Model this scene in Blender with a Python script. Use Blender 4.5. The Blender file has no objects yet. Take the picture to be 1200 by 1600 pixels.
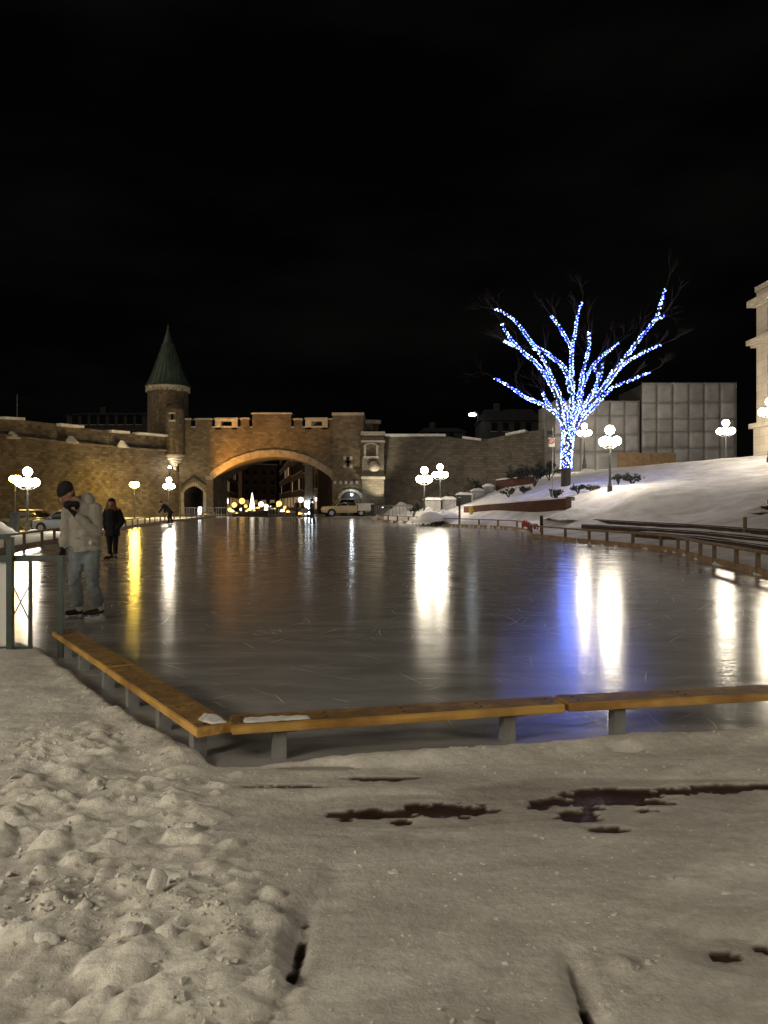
import bpy, bmesh, math, random
import numpy as np
from mathutils import Vector, Matrix
R = math.radians
random.seed(7)
C = bpy.context.scene.collection
SC = bpy.context.scene

# ------------------------------------------------------------------ camera
F, HX, HY, CAMZ = 1245.0, 600.0, 785.0, 1.55        # photo focal length (px), horizon, eye height
cam = bpy.data.cameras.new('Camera'); camo = bpy.data.objects.new('Camera', cam); C.objects.link(camo)
cam.sensor_fit = 'VERTICAL'; cam.sensor_height = 36.0; cam.lens = F / 1600.0 * 36.0
cam.shift_y = -15.0 / 1600.0
cam.clip_start = 0.05; cam.clip_end = 3000
camo.location = (0, 0, CAMZ); camo.rotation_euler = (R(90), 0, 0)
SC.camera = camo
# ------------------------------------------------------------------ world (night sky)
W = bpy.data.worlds.new('World'); SC.world = W; W.use_nodes = True
nt = W.node_tree; nt.nodes.clear()
out = nt.nodes.new('ShaderNodeOutputWorld')
sky = nt.nodes.new('ShaderNodeTexSky'); sky.sky_type = 'NISHITA'; sky.sun_disc = False
sky.sun_elevation = R(-9); sky.sun_rotation = R(230)
bg = nt.nodes.new('ShaderNodeBackground'); bg.inputs[1].default_value = 0.05
nt.links.new(sky.outputs[0], bg.inputs[0])
bg2 = nt.nodes.new('ShaderNodeBackground')
tc = nt.nodes.new('ShaderNodeTexCoord')
mp = nt.nodes.new('ShaderNodeMapping'); mp.inputs['Scale'].default_value = (1.5, 1.5, 5)
nz = nt.nodes.new('ShaderNodeTexNoise'); nz.inputs['Scale'].default_value = 1.6; nz.inputs['Detail'].default_value = 4
cr = nt.nodes.new('ShaderNodeValToRGB')
cr.color_ramp.elements[0].position = 0.45; cr.color_ramp.elements[0].color = (0.00016, 0.00016, 0.00017, 1)
cr.color_ramp.elements[1].position = 0.75; cr.color_ramp.elements[1].color = (0.0008, 0.00072, 0.00065, 1)
nt.links.new(tc.outputs['Generated'], mp.inputs[0]); nt.links.new(mp.outputs[0], nz.inputs['Vector'])
nt.links.new(nz.outputs['Fac'], cr.inputs[0]); nt.links.new(cr.outputs[0], bg2.inputs[0])
bg2.inputs[1].default_value = 1.0
ad = nt.nodes.new('ShaderNodeAddShader')
nt.links.new(bg.outputs[0], ad.inputs[0]); nt.links.new(bg2.outputs[0], ad.inputs[1])
nt.links.new(ad.outputs[0], out.inputs[0])
# ------------------------------------------------------------------ weak soft night light from behind left
sun = bpy.data.lights.new('Sun', 'SUN'); sun.energy = 0.17; sun.angle = R(60); sun.color = (1.0, 0.86, 0.66)
suno = bpy.data.objects.new('Sun', sun); C.objects.link(suno)
_d = Vector((0.80, 0.52, -0.50)).normalized()          # direction the light travels
suno.rotation_euler = _d.to_track_quat('-Z', 'Y').to_euler()
# ------------------------------------------------------------------ view
SC.view_settings.view_transform = 'Standard'; SC.view_settings.look = 'None'
SC.view_settings.gamma = 1.0; SC.view_settings.exposure = 2.08; SC.view_settings.use_curve_mapping = False
SC.render.engine = 'CYCLES'
SC.cycles.use_denoising = True
SC.cycles.max_bounces = 6; SC.cycles.diffuse_bounces = 2; SC.cycles.glossy_bounces = 3
SC.cycles.sample_clamp_indirect = 4.0
SC.cycles.caustics_reflective = False; SC.cycles.caustics_refractive = False

# ================================================================== helpers
def P(px, py, D):
    return Vector(((px - HX) / F * D, D, CAMZ + (HY - py) / F * D))
def G(px, py, z=0.0):                      # pixel on a horizontal plane
    D = (CAMZ - z) * F / (py - HY)
    return Vector(((px - HX) / F * D, D, z))

def tag(o, label=None, cat=None, group=None, kind=None):
    if label: o['label'] = label
    if cat: o['category'] = cat
    if group: o['group'] = group
    if kind: o['kind'] = kind
    return o
def empty(name, loc=(0, 0, 0), rz=0, label=None, cat=None, group=None):
    o = bpy.data.objects.new(name, None); o.empty_display_size = 0.2
    C.objects.link(o); o.location = loc; o.rotation_euler = (0, 0, rz)
    return tag(o, label, cat, group)
def wloc(o):
    v = Vector((0, 0, 0))
    while o is not None:
        v = v + o.location + o.matrix_parent_inverse.translation; o = o.parent
    return v
def link(name, me, mat, parent=None, world=False):
    o = bpy.data.objects.new(name, me); C.objects.link(o)
    if mat is not None:
        me.materials.append(mat)
    if parent is not None:
        o.parent = parent
        if world: o.matrix_parent_inverse = Matrix.Translation(-wloc(parent))
    return o
def copy_tree(o, parent=None):
    c = o.copy(); C.objects.link(c); c.parent = parent
    for ch in o.children: copy_tree(ch, c)
    return c

class MB:
    def __init__(s): s.v = []; s.f = []
    def add(s, vs, fs):
        n = len(s.v); s.v += [tuple(v) for v in vs]; s.f += [tuple(i + n for i in f) for f in fs]; return s
    def box(s, c, d, rz=0.0, taper=1.0):
        x, y, z = d[0] / 2, d[1] / 2, d[2] / 2; ca, sa = math.cos(rz), math.sin(rz); vs = []
        for k, (a, b, e) in enumerate([(-1,-1,-1),(1,-1,-1),(1,1,-1),(-1,1,-1),(-1,-1,1),(1,-1,1),(1,1,1),(-1,1,1)]):
            t = taper if e > 0 else 1.0
            X, Y = a * x * t, b * y * t
            vs.append((c[0] + X * ca - Y * sa, c[1] + X * sa + Y * ca, c[2] + e * z))
        return s.add(vs, [(3,2,1,0),(4,5,6,7),(0,1,5,4),(1,2,6,5),(2,3,7,6),(3,0,4,7)])
    def beam(s, p0, p1, w, h):
        p0, p1 = Vector(p0), Vector(p1); d = (p1 - p0).normalized()
        up = Vector((0, 0, 1)) if abs(d.z) < 0.95 else Vector((0, 1, 0))
        sd = d.cross(up).normalized(); u = sd.cross(d).normalized()
        vs = []
        for p in (p0, p1):
            for a, b in ((-1,-1),(1,-1),(1,1),(-1,1)): vs.append(p + sd * (a * w / 2) + u * (b * h / 2))
        return s.add(vs, [(0,1,2,3),(7,6,5,4),(0,4,5,1),(1,5,6,2),(2,6,7,3),(3,7,4,0)])
    def tube(s, pts, rad, n=8):
        pts = [Vector(p) for p in pts]
        if not hasattr(rad, '__len__'): rad = [rad] * len(pts)
        vs = []; fs = []; prev = None
        for i, p in enumerate(pts):
            d = (pts[min(i + 1, len(pts) - 1)] - pts[max(i - 1, 0)]).normalized()
            if prev is None:
                a = d.cross(Vector((0, 0, 1)) if abs(d.z) < 0.9 else Vector((0, 1, 0))).normalized()
            else:
                a = (prev - d * prev.dot(d)).normalized()
            prev = a; b = d.cross(a)
            for k in range(n):
                t = 2 * math.pi * k / n
                vs.append(p + (a * math.cos(t) + b * math.sin(t)) * rad[i])
        for i in range(len(pts) - 1):
            for k in range(n):
                k2 = (k + 1) % n
                fs.append((i*n+k, i*n+k2, (i+1)*n+k2, (i+1)*n+k))
        fs.append(tuple(range(n - 1, -1, -1))); fs.append(tuple((len(pts)-1)*n + k for k in range(n)))
        return s.add(vs, fs)
    def lathe(s, prof, n=16, c=(0, 0, 0)):
        vs = []; fs = []
        for r, z in prof:
            for k in range(n):
                t = 2 * math.pi * k / n
                vs.append((c[0] + r * math.cos(t), c[1] + r * math.sin(t), c[2] + z))
        for i in range(len(prof) - 1):
            for k in range(n):
                k2 = (k + 1) % n
                fs.append((i*n+k, i*n+k2, (i+1)*n+k2, (i+1)*n+k))
        fs.append(tuple(range(n - 1, -1, -1))); fs.append(tuple((len(prof)-1)*n + k for k in range(n)))
        return s.add(vs, fs)
    def sphere(s, c, r, nu=12, nv=8):
        if not hasattr(r, '__len__'): r = (r, r, r)
        vs = [(c[0], c[1], c[2] - r[2])]; fs = []
        for j in range(1, nv):
            ph = math.pi * j / nv
            for k in range(nu):
                t = 2 * math.pi * k / nu
                vs.append((c[0] + r[0]*math.sin(ph)*math.cos(t), c[1] + r[1]*math.sin(ph)*math.sin(t), c[2] - r[2]*math.cos(ph)))
        vs.append((c[0], c[1], c[2] + r[2])); L = len(vs) - 1
        for k in range(nu):
            k2 = (k + 1) % nu
            fs.append((0, 1 + k2, 1 + k)); fs.append((L, L - nu + k, L - nu + k2))
            for j in range(nv - 2):
                a = 1 + j*nu
                fs.append((a + k, a + k2, a + nu + k2, a + nu + k))
        return s.add(vs, fs)
    def prism(s, poly, y0, y1):              # poly in (x,z), extruded along y
        n = len(poly)
        vs = [(x, y0, z) for x, z in poly] + [(x, y1, z) for x, z in poly]
        fs = [tuple(range(n)), tuple(range(2*n - 1, n - 1, -1))]
        for i in range(n):
            j = (i + 1) % n; fs.append((i, i + n, j + n, j))
        return s.add(vs, fs)
    def slab(s, poly, z0, z1):               # poly in (x,y), extruded along z
        n = len(poly)
        vs = [(x, y, z0) for x, y in poly] + [(x, y, z1) for x, y in poly]
        fs = [tuple(range(n - 1, -1, -1)), tuple(range(n, 2*n))]
        for i in range(n):
            j = (i + 1) % n; fs.append((i, j, j + n, i + n))
        return s.add(vs, fs)
    def mesh(s, name, smooth=False, bevel=0.0):
        me = bpy.data.meshes.new(name); me.from_pydata(s.v, [], s.f); me.validate(); 
        bm = bmesh.new(); bm.from_mesh(me)
        bmesh.ops.recalc_face_normals(bm, faces=bm.faces)
        if bevel > 0:
            es = [e for e in bm.edges if len(e.link_faces) == 2 and e.calc_face_angle(0) > 0.6]
            bmesh.ops.bevel(bm, geom=es, offset=bevel, segments=2, affect='EDGES', clamp_overlap=True)
        uv = bm.loops.layers.uv.new('UVMap')
        for f in bm.faces:
            n = f.normal
            if abs(n.z) > 0.75:
                for l in f.loops: l[uv].uv = (l.vert.co.x, l.vert.co.y)
            else:
                t = Vector((-n.y, n.x, 0)).normalized()
                for l in f.loops: l[uv].uv = (l.vert.co.dot(t), l.vert.co.z)
            f.smooth = smooth
        bm.to_mesh(me); bm.free()
        return me
    def build(s, name, mat, parent=None, smooth=False, bevel=0.0, world=False):
        return link(name, s.mesh(name, smooth, bevel), mat, parent, world)

# ------------------------------------------------------------------ numpy value noise
_rng = np.random.RandomState(3); _T = _rng.rand(256, 256)
def vn(x, y):
    xi = np.floor(x).astype(int); yi = np.floor(y).astype(int); fx = x - xi; fy = y - yi
    fx = fx*fx*(3 - 2*fx); fy = fy*fy*(3 - 2*fy)
    a = _T[xi % 256, yi % 256]; b = _T[(xi+1) % 256, yi % 256]; c = _T[xi % 256, (yi+1) % 256]; d = _T[(xi+1) % 256, (yi+1) % 256]
    return (a*(1-fx) + b*fx)*(1-fy) + (c*(1-fx) + d*fx)*fy
def fbm(x, y, o=4, g=0.5):
    r = 0; a = 1; t = 0
    for i in range(o):
        r = r + a*(vn(x*2**i + 17.3*i, y*2**i + 9.1*i) - 0.5); t += a; a *= g
    return r/t*2                              # about -1..1
def sst(a, b, x):
    t = np.clip((x - a)/(b - a), 0, 1); return t*t*(3 - 2*t)
def inside(poly, x, y):
    r = np.zeros(x.shape, bool); n = len(poly); j = n - 1
    for i in range(n):
        xi, yi = poly[i]; xj, yj = poly[j]
        c = ((yi > y) != (yj > y)) & (x < (xj - xi)*(y - yi)/(yj - yi + 1e-12) + xi)
        r ^= c; j = i
    return r
def pdist(pl, x, y, closed=False):
    d = np.full(x.shape, 1e9); n = len(pl)
    for i in range(n if closed else n - 1):
        ax, ay = pl[i][:2]; bx, by = pl[(i+1) % n][:2]
        L = (bx-ax)**2 + (by-ay)**2 + 1e-12
        t = np.clip(((x-ax)*(bx-ax) + (y-ay)*(by-ay))/L, 0, 1)
        d = np.minimum(d, np.hypot(x - ax - t*(bx-ax), y - ay - t*(by-ay)))
    return d
def grid_mesh(name, xs, ys, z, mat, parent=None):
    nx, ny = len(xs), len(ys)
    X, Y = np.meshgrid(xs, ys)
    co = np.stack([X, Y, z], -1).reshape(-1, 3)
    i = (np.arange(ny-1)[:, None]*nx + np.arange(nx-1)[None]).ravel()
    q = np.stack([i, i+1, i+nx+1, i+nx], -1)
    me = bpy.data.meshes.new(name)
    me.vertices.add(len(co)); me.vertices.foreach_set('co', co.astype(np.float32).ravel())
    me.loops.add(q.size); me.loops.foreach_set('vertex_index', q.astype(np.int32).ravel())
    me.polygons.add(len(q)); me.polygons.foreach_set('loop_start', (np.arange(len(q))*4).astype(np.int32))
    me.polygons.foreach_set('loop_total', np.full(len(q), 4, np.int32))
    me.polygons.foreach_set('use_smooth', np.ones(len(q), bool))
    me.update(); me.validate()
    return link(name, me, mat, parent)

# ================================================================== materials
M = {}
def _new(name):
    m = bpy.data.materials.new(name); m.use_nodes = True
    n = m.node_tree.nodes; b = n['Principled BSDF']; return m, m.node_tree, n, b
def pm(name, col, rough=0.6, var=0.25, scale=4.0, bump=0.2, bscale=40.0, metal=0.0, bdist=0.01, spec=0.5, stretch=(1, 1, 1)):
    m, t, n, b = _new(name)
    co = n.new('ShaderNodeTexCoord'); mp = n.new('ShaderNodeMapping'); mp.inputs['Scale'].default_value = stretch
    t.links.new(co.outputs['Object'], mp.inputs[0])
    ns = n.new('ShaderNodeTexNoise'); ns.inputs['Scale'].default_value = scale; ns.inputs['Detail'].default_value = 5
    t.links.new(mp.outputs[0], ns.inputs['Vector'])
    r = n.new('ShaderNodeValToRGB'); r.color_ramp.elements[0].position = 0.3; r.color_ramp.elements[1].position = 0.7
    r.color_ramp.elements[0].color = (*[c*(1-var) for c in col], 1); r.color_ramp.elements[1].color = (*[min(1, c*(1+var)) for c in col], 1)
    t.links.new(ns.outputs['Fac'], r.inputs[0]); t.links.new(r.outputs[0], b.inputs['Base Color'])
    b.inputs['Roughness'].default_value = rough; b.inputs['Metallic'].default_value = metal
    b.inputs['Specular IOR Level'].default_value = spec
    if bump > 0:
        n2 = n.new('ShaderNodeTexNoise'); n2.inputs['Scale'].default_value = bscale; n2.inputs['Detail'].default_value = 4
        t.links.new(mp.outputs[0], n2.inputs['Vector'])
        bp = n.new('ShaderNodeBump'); bp.inputs['Strength'].default_value = bump; bp.inputs['Distance'].default_value = bdist
        t.links.new(n2.outputs['Fac'], bp.inputs['Height']); t.links.new(bp.outputs[0], b.inputs['Normal'])
    M[name] = m; return m
def em(name, col, s):
    m, t, n, b = _new(name); b.inputs['Base Color'].default_value = (0.8, 0.8, 0.8, 1)
    b.inputs['Emission Color'].default_value = (*col, 1); b.inputs['Emission Strength'].default_value = s
    M[name] = m; return m
def masonry(name, c1, c2, mortar, w=0.52, h=0.27, var=0.5, bump=0.7, bd=0.04, ms=0.012):
    m, t, n, b = _new(name)
    uv = n.new('ShaderNodeUVMap')
    nw = n.new('ShaderNodeTexNoise'); nw.inputs['Scale'].default_value = 0.9; nw.inputs['Detail'].default_value = 3
    t.links.new(uv.outputs[0], nw.inputs['Vector'])
    vm = n.new('ShaderNodeMixRGB'); vm.blend_type = 'LINEAR_LIGHT'; vm.inputs[0].default_value = 0.07
    t.links.new(uv.outputs[0], vm.inputs[1]); t.links.new(nw.outputs['Color'], vm.inputs[2])
    br = n.new('ShaderNodeTexBrick'); br.offset_frequency = 2; br.squash = 1.0
    br.inputs['Scale'].default_value = 1.0; br.inputs['Brick Width'].default_value = w; br.inputs['Row Height'].default_value = h
    br.inputs['Mortar Size'].default_value = ms; br.inputs['Mortar Smooth'].default_value = 0.3; br.inputs['Bias'].default_value = 0.0
    br.inputs['Color1'].default_value = (*c1, 1); br.inputs['Color2'].default_value = (*c2, 1); br.inputs['Mortar'].default_value = (*mortar, 1)
    t.links.new(vm.outputs[0], br.inputs['Vector'])
    ns = n.new('ShaderNodeTexNoise'); ns.inputs['Scale'].default_value = 0.35; ns.inputs['Detail'].default_value = 8; ns.inputs['Roughness'].default_value = 0.65
    t.links.new(uv.outputs[0], ns.inputs['Vector'])
    rp = n.new('ShaderNodeValToRGB'); rp.color_ramp.elements[0].position = 0.3; rp.color_ramp.elements[1].position = 0.72
    rp.color_ramp.elements[0].color = (1-var, 1-var, 1-var, 1); rp.color_ramp.elements[1].color = (1.15, 1.12, 1.08, 1)
    t.links.new(ns.outputs['Fac'], rp.inputs[0])
    mx = n.new('ShaderNodeMixRGB'); mx.blend_type = 'MULTIPLY'; mx.inputs[0].default_value = 1.0
    t.links.new(br.outputs['Color'], mx.inputs[1]); t.links.new(rp.outputs[0], mx.inputs[2]); t.links.new(mx.outputs[0], b.inputs['Base Color'])
    n2 = n.new('ShaderNodeTexNoise'); n2.inputs['Scale'].default_value = 7; n2.inputs['Detail'].default_value = 5
    t.links.new(uv.outputs[0], n2.inputs['Vector'])
    ma = n.new('ShaderNodeMath'); ma.operation = 'MULTIPLY_ADD'; ma.inputs[1].default_value = -1.0
    t.links.new(br.outputs['Fac'], ma.inputs[0]); t.links.new(n2.outputs['Fac'], ma.inputs[2])
    bp = n.new('ShaderNodeBump'); bp.inputs['Strength'].default_value = bump; bp.inputs['Distance'].default_value = bd
    t.links.new(ma.outputs[0], bp.inputs['Height']); t.links.new(bp.outputs[0], b.inputs['Normal'])
    b.inputs['Roughness'].default_value = 0.9; b.inputs['Specular IOR Level'].default_value = 0.2
    M[name] = m; return m

masonry('stone_wall', (0.22, 0.18, 0.13), (0.11, 0.09, 0.065), (0.10, 0.08, 0.06))
masonry('stone_gate', (0.22, 0.175, 0.125), (0.125, 0.10, 0.07), (0.11, 0.09, 0.065), w=0.5, h=0.26)
masonry('stone_grey', (0.23, 0.205, 0.17), (0.15, 0.135, 0.11), (0.08, 0.07, 0.06), w=0.62, h=0.30, var=0.4)
masonry('stone_pale', (0.62, 0.56, 0.45), (0.56, 0.50, 0.40), (0.32, 0.28, 0.22), w=1.6, h=0.62, var=0.15, bump=0.3)
masonry('brick_red', (0.115, 0.048, 0.034), (0.07, 0.03, 0.022), (0.08, 0.055, 0.045), w=0.22, h=0.075, var=0.4, bd=0.01, ms=0.008)
masonry('facade', (0.15, 0.085, 0.045), (0.11, 0.065, 0.035), (0.12, 0.09, 0.07), w=0.4, h=0.15, var=0.3)
pm('voussoir_stone', (0.27, 0.225, 0.165), 0.9, 0.25, 1.5, 0.5, 12, bdist=0.02)
pm('trim_stone', (0.40, 0.36, 0.30), 0.9, 0.2, 2, 0.4, 12, bdist=0.02)
pm('copper_green', (0.05, 0.078, 0.062), 0.6, 0.35, 1.2, 0.3, 8, bdist=0.02)
pm('dark_metal', (0.018, 0.020, 0.020), 0.45, 0.2, 6, 0.1, 60)
pm('lamp_metal', (0.05, 0.055, 0.05), 0.5, 0.2, 6, 0.1, 60)
pm('green_metal', (0.035, 0.055, 0.045), 0.45, 0.25, 9, 0.25, 70, bdist=0.003)
pm('grey_metal', (0.22, 0.22, 0.22), 0.6, 0.25, 8, 0.2, 60, bdist=0.004)
pm('rail_wood', (0.22, 0.15, 0.09), 0.75, 0.35, 3, 0.3, 25)
pm('kick_wood', (0.30, 0.20, 0.11), 0.8, 0.4, 2.2, 0.3, 25)
pm('concrete', (0.26, 0.25, 0.23), 0.9, 0.25, 3, 0.3, 30)
pm('dark_roof', (0.02, 0.02, 0.022), 0.8, 0.3, 1, 0.2, 10)
pm('dark_house', (0.035, 0.032, 0.03), 0.9, 0.3, 1, 0.2, 10)
pm('asphalt', (0.05, 0.048, 0.046), 0.55, 0.4, 0.8, 0.4, 25)
pm('tarp', (0.34, 0.335, 0.33), 0.55, 0.22, 0.9, 0.5, 5, bdist=0.04)
pm('tarp_seam', (0.28, 0.275, 0.27), 0.7, 0.2, 3, 0.1, 20)
pm('wood_board', (0.26, 0.17, 0.09), 0.8, 0.3, 3, 0.3, 20)
pm('bark', (0.045, 0.036, 0.03), 0.95, 0.4, 5, 0.8, 18, bdist=0.03, stretch=(1, 1, 0.25))
pm('foliage_dark', (0.025, 0.032, 0.018), 0.8, 0.5, 3, 0.0)
pm('window_dark', (0.010, 0.010, 0.012), 0.15, 0.1, 3, 0.0)
pm('black_cloth', (0.014, 0.014, 0.016), 0.9, 0.4, 20, 0.5, 120, bdist=0.004)
pm('skin', (0.50, 0.27, 0.19), 0.55, 0.12, 20, 0.1, 80, bdist=0.002)
pm('eye_dark', (0.02, 0.015, 0.012), 0.2, 0.1, 5, 0)
pm('lip', (0.35, 0.13, 0.11), 0.5, 0.1, 5, 0)
pm('hair_brown', (0.06, 0.03, 0.015), 0.6, 0.4, 30, 0.5, 90, bdist=0.004)
pm('hair_red', (0.22, 0.075, 0.03), 0.6, 0.4, 30, 0.6, 90, bdist=0.006)
pm('fur', (0.30, 0.20, 0.14), 0.95, 0.4, 40, 1.0, 120, bdist=0.01)
pm('jacket_beige', (0.40, 0.37, 0.325), 0.85, 0.10, 6, 0.6, 14, bdist=0.012)
pm('jeans', (0.20, 0.225, 0.24), 0.9, 0.30, 7, 0.5, 16, bdist=0.01)
pm('skate_black', (0.012, 0.012, 0.013), 0.35, 0.2, 8, 0.1, 60)
pm('skate_white', (0.55, 0.53, 0.50), 0.45, 0.15, 8, 0.1, 60)
pm('steel', (0.35, 0.35, 0.35), 0.45, 0.1, 8, 0, metal=1.0)
pm('car_silver', (0.22, 0.25, 0.30), 0.35, 0.08, 4, 0.0)
pm('car_dark', (0.03, 0.033, 0.04), 0.3, 0.08, 4, 0.0)
pm('truck_paint', (0.60, 0.48, 0.28), 0.4, 0.08, 4, 0.0)
pm('truck_white', (0.72, 0.70, 0.66), 0.5, 0.10, 3, 0.0)
pm('tyre', (0.012, 0.012, 0.012), 0.85, 0.2, 10, 0.2, 60)
pm('rim', (0.25, 0.25, 0.25), 0.4, 0.1, 8, 0, metal=0.7)
pm('taillight', (0.30, 0.02, 0.02), 0.3, 0.1, 8, 0)
pm('orange_plastic', (0.62, 0.07, 0.02), 0.5, 0.2, 6, 0.2, 40)
pm('yellow_paint', (0.55, 0.38, 0.05), 0.5, 0.2, 6, 0.2, 40)
pm('sign_white', (0.7, 0.7, 0.68), 0.5, 0.06, 5, 0)
pm('sign_red', (0.55, 0.04, 0.03), 0.5, 0.08, 5, 0)
pm('pavement_brown', (0.045, 0.022, 0.014), 0.45, 0.5, 6, 0.6, 40, bdist=0.01)
em('globe_white', (1.0, 0.88, 0.68), 17.0)
em('globe_sodium', (1.0, 0.64, 0.09), 38.0)
em('assumed_flood_orange', (1.0, 0.5, 0.1), 3.0)
em('lamp_bulb', (1.0, 0.9, 0.7), 40.0)
em('led_blue', (0.025, 0.055, 1.0), 7.0)
em('led_white', (0.28, 0.45, 1.0), 4.8)
em('lit_sign', (0.95, 0.95, 1.0), 1.2)
em('street_white', (1.0, 0.86, 0.62), 1.0)
em('street_orange', (1.0, 0.52, 0.12), 0.7)
em('street_blue', (0.5, 0.65, 1.0), 2.5)
em('street_red', (1.0, 0.06, 0.03), 1.2)
em('cold_white', (0.80, 0.92, 1.0), 4.0)
em('flood_face', (1.0, 0.88, 0.65), 6.0)
em('shop_window', (1.0, 0.58, 0.2), 0.035)
em('headlight', (0.9, 0.93, 1.0), 3.0)

def snow_mat(name, base=(0.80, 0.80, 0.80), dirty=(0.48, 0.44, 0.38), ds=0.9, thr=(0.42, 0.78), bump=0.5, bs=(9, 55), grain=0.3, streak=0.0, slush=False):
    m, t, n, b = _new(name)
    co = n.new('ShaderNodeTexCoord')
    ns = n.new('ShaderNodeTexNoise'); ns.inputs['Scale'].default_value = ds; ns.inputs['Detail'].default_value = 7; ns.inputs['Roughness'].default_value = 0.6
    t.links.new(co.outputs['Object'], ns.inputs['Vector'])
    r = n.new('ShaderNodeValToRGB'); r.color_ramp.elements[0].position = thr[0]; r.color_ramp.elements[1].position = thr[1]
    r.color_ramp.elements[0].color = (*base, 1); r.color_ramp.elements[1].color = (*dirty, 1)
    t.links.new(ns.outputs['Fac'], r.inputs[0])
    gn = n.new('ShaderNodeTexNoise'); gn.inputs['Scale'].default_value = 38; gn.inputs['Detail'].default_value = 6; gn.inputs['Roughness'].default_value = 0.75
    t.links.new(co.outputs['Object'], gn.inputs['Vector'])
    gr = n.new('ShaderNodeValToRGB'); gr.color_ramp.elements[0].position = .34; gr.color_ramp.elements[1].position = .58
    gr.color_ramp.elements[0].color = (.66, .64, .60, 1); gr.color_ramp.elements[1].color = (1, 1, 1, 1); t.links.new(gn.outputs['Fac'], gr.inputs[0])
    gm_ = n.new('ShaderNodeMixRGB'); gm_.blend_type = 'MULTIPLY'; gm_.inputs[0].default_value = grain
    t.links.new(r.outputs[0], gm_.inputs[1]); t.links.new(gr.outputs[0], gm_.inputs[2]); 
    sp_ = n.new('ShaderNodeMapping'); sp_.inputs['Rotation'].default_value = (0, 0, R(-32)); sp_.inputs['Scale'].default_value = (1.1, 6.5, 1); t.links.new(co.outputs['Object'], sp_.inputs[0])
    sn = n.new('ShaderNodeTexNoise'); sn.inputs['Scale'].default_value = 1.2; sn.inputs['Detail'].default_value = 8; sn.inputs['Roughness'].default_value = .7; sn.inputs['Distortion'].default_value = .8; t.links.new(sp_.outputs[0], sn.inputs['Vector'])
    sr = n.new('ShaderNodeValToRGB'); sr.color_ramp.elements[0].position = .38; sr.color_ramp.elements[1].position = .60
    sr.color_ramp.elements[0].color = (.70, .67, .62, 1); sr.color_ramp.elements[1].color = (1, 1, 1, 1); t.links.new(sn.outputs['Fac'], sr.inputs[0])
    sm_ = n.new('ShaderNodeMixRGB'); sm_.blend_type = 'MULTIPLY'; sm_.inputs[0].default_value = streak
    t.links.new(gm_.outputs[0], sm_.inputs[1]); t.links.new(sr.outputs[0], sm_.inputs[2]); t.links.new(sm_.outputs[0], b.inputs['Base Color'])
    b.inputs['Roughness'].default_value = 0.85; b.inputs['Specular IOR Level'].default_value = 0.25
    if slush: b.inputs['Subsurface Weight'].default_value = 0.5; b.inputs['Subsurface Radius'].default_value = (1.0, .95, .9); b.inputs['Subsurface Scale'].default_value = 0.025
    a = n.new('ShaderNodeTexNoise'); a.inputs['Scale'].default_value = bs[0]; a.inputs['Detail'].default_value = 6; a.inputs['Roughness'].default_value = 0.65
    c = n.new('ShaderNodeTexNoise'); c.inputs['Scale'].default_value = bs[1]; c.inputs['Detail'].default_value = 5; c.inputs['Roughness'].default_value = 0.7
    t.links.new(co.outputs['Object'], a.inputs['Vector']); t.links.new(co.outputs['Object'], c.inputs['Vector'])
    b1 = n.new('ShaderNodeBump'); b1.inputs['Strength'].default_value = bump; b1.inputs['Distance'].default_value = 0.04
    b2 = n.new('ShaderNodeBump'); b2.inputs['Strength'].default_value = bump; b2.inputs['Distance'].default_value = 0.008
    t.links.new(a.outputs['Fac'], b1.inputs['Height']); t.links.new(c.outputs['Fac'], b2.inputs['Height'])
    t.links.new(b1.outputs[0], b2.inputs['Normal']); t.links.new(b2.outputs[0], b.inputs['Normal'])
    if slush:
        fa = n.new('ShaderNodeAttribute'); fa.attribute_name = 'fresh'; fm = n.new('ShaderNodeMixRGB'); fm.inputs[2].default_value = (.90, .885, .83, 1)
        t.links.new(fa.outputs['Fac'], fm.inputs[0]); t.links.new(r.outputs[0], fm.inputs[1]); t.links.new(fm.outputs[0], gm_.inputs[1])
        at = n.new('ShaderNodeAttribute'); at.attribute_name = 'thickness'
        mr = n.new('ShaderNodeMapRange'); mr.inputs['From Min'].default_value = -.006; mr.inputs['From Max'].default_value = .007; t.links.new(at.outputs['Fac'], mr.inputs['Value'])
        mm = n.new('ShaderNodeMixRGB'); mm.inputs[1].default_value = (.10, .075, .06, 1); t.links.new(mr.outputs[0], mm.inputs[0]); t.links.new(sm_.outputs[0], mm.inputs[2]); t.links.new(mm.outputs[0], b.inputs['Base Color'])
    M[name] = m; return m
_t = M['tarp'].node_tree; _b = _t.nodes['Principled BSDF']; _src = _b.inputs['Base Color'].links[0].from_socket
_oi = _t.nodes.new('ShaderNodeObjectInfo'); _mr = _t.nodes.new('ShaderNodeMapRange'); _mr.inputs['To Min'].default_value = .72; _mr.inputs['To Max'].default_value = 1.12
_t.links.new(_oi.outputs['Random'], _mr.inputs['Value']); _mx = _t.nodes.new('ShaderNodeMixRGB'); _mx.blend_type = 'MULTIPLY'; _mx.inputs[0].default_value = 1
_t.links.new(_src, _mx.inputs[1]); _t.links.new(_mr.outputs[0], _mx.inputs[2]); _t.links.new(_mx.outputs[0], _b.inputs['Base Color'])
snow_mat('snow')
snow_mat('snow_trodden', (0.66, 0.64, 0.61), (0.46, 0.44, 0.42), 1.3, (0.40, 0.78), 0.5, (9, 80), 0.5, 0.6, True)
snow_mat('snow_clod', (0.88, 0.87, 0.85), (0.62, 0.59, 0.54), 1.3, (0.40, 0.78), 0.42, (9, 70), 0.55, 0.4)
snow_mat('snow_clean', (0.84, 0.84, 0.84), (0.70, 0.68, 0.66), 0.5, (0.45, 0.8), 0.4, (2.5, 14))

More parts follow.
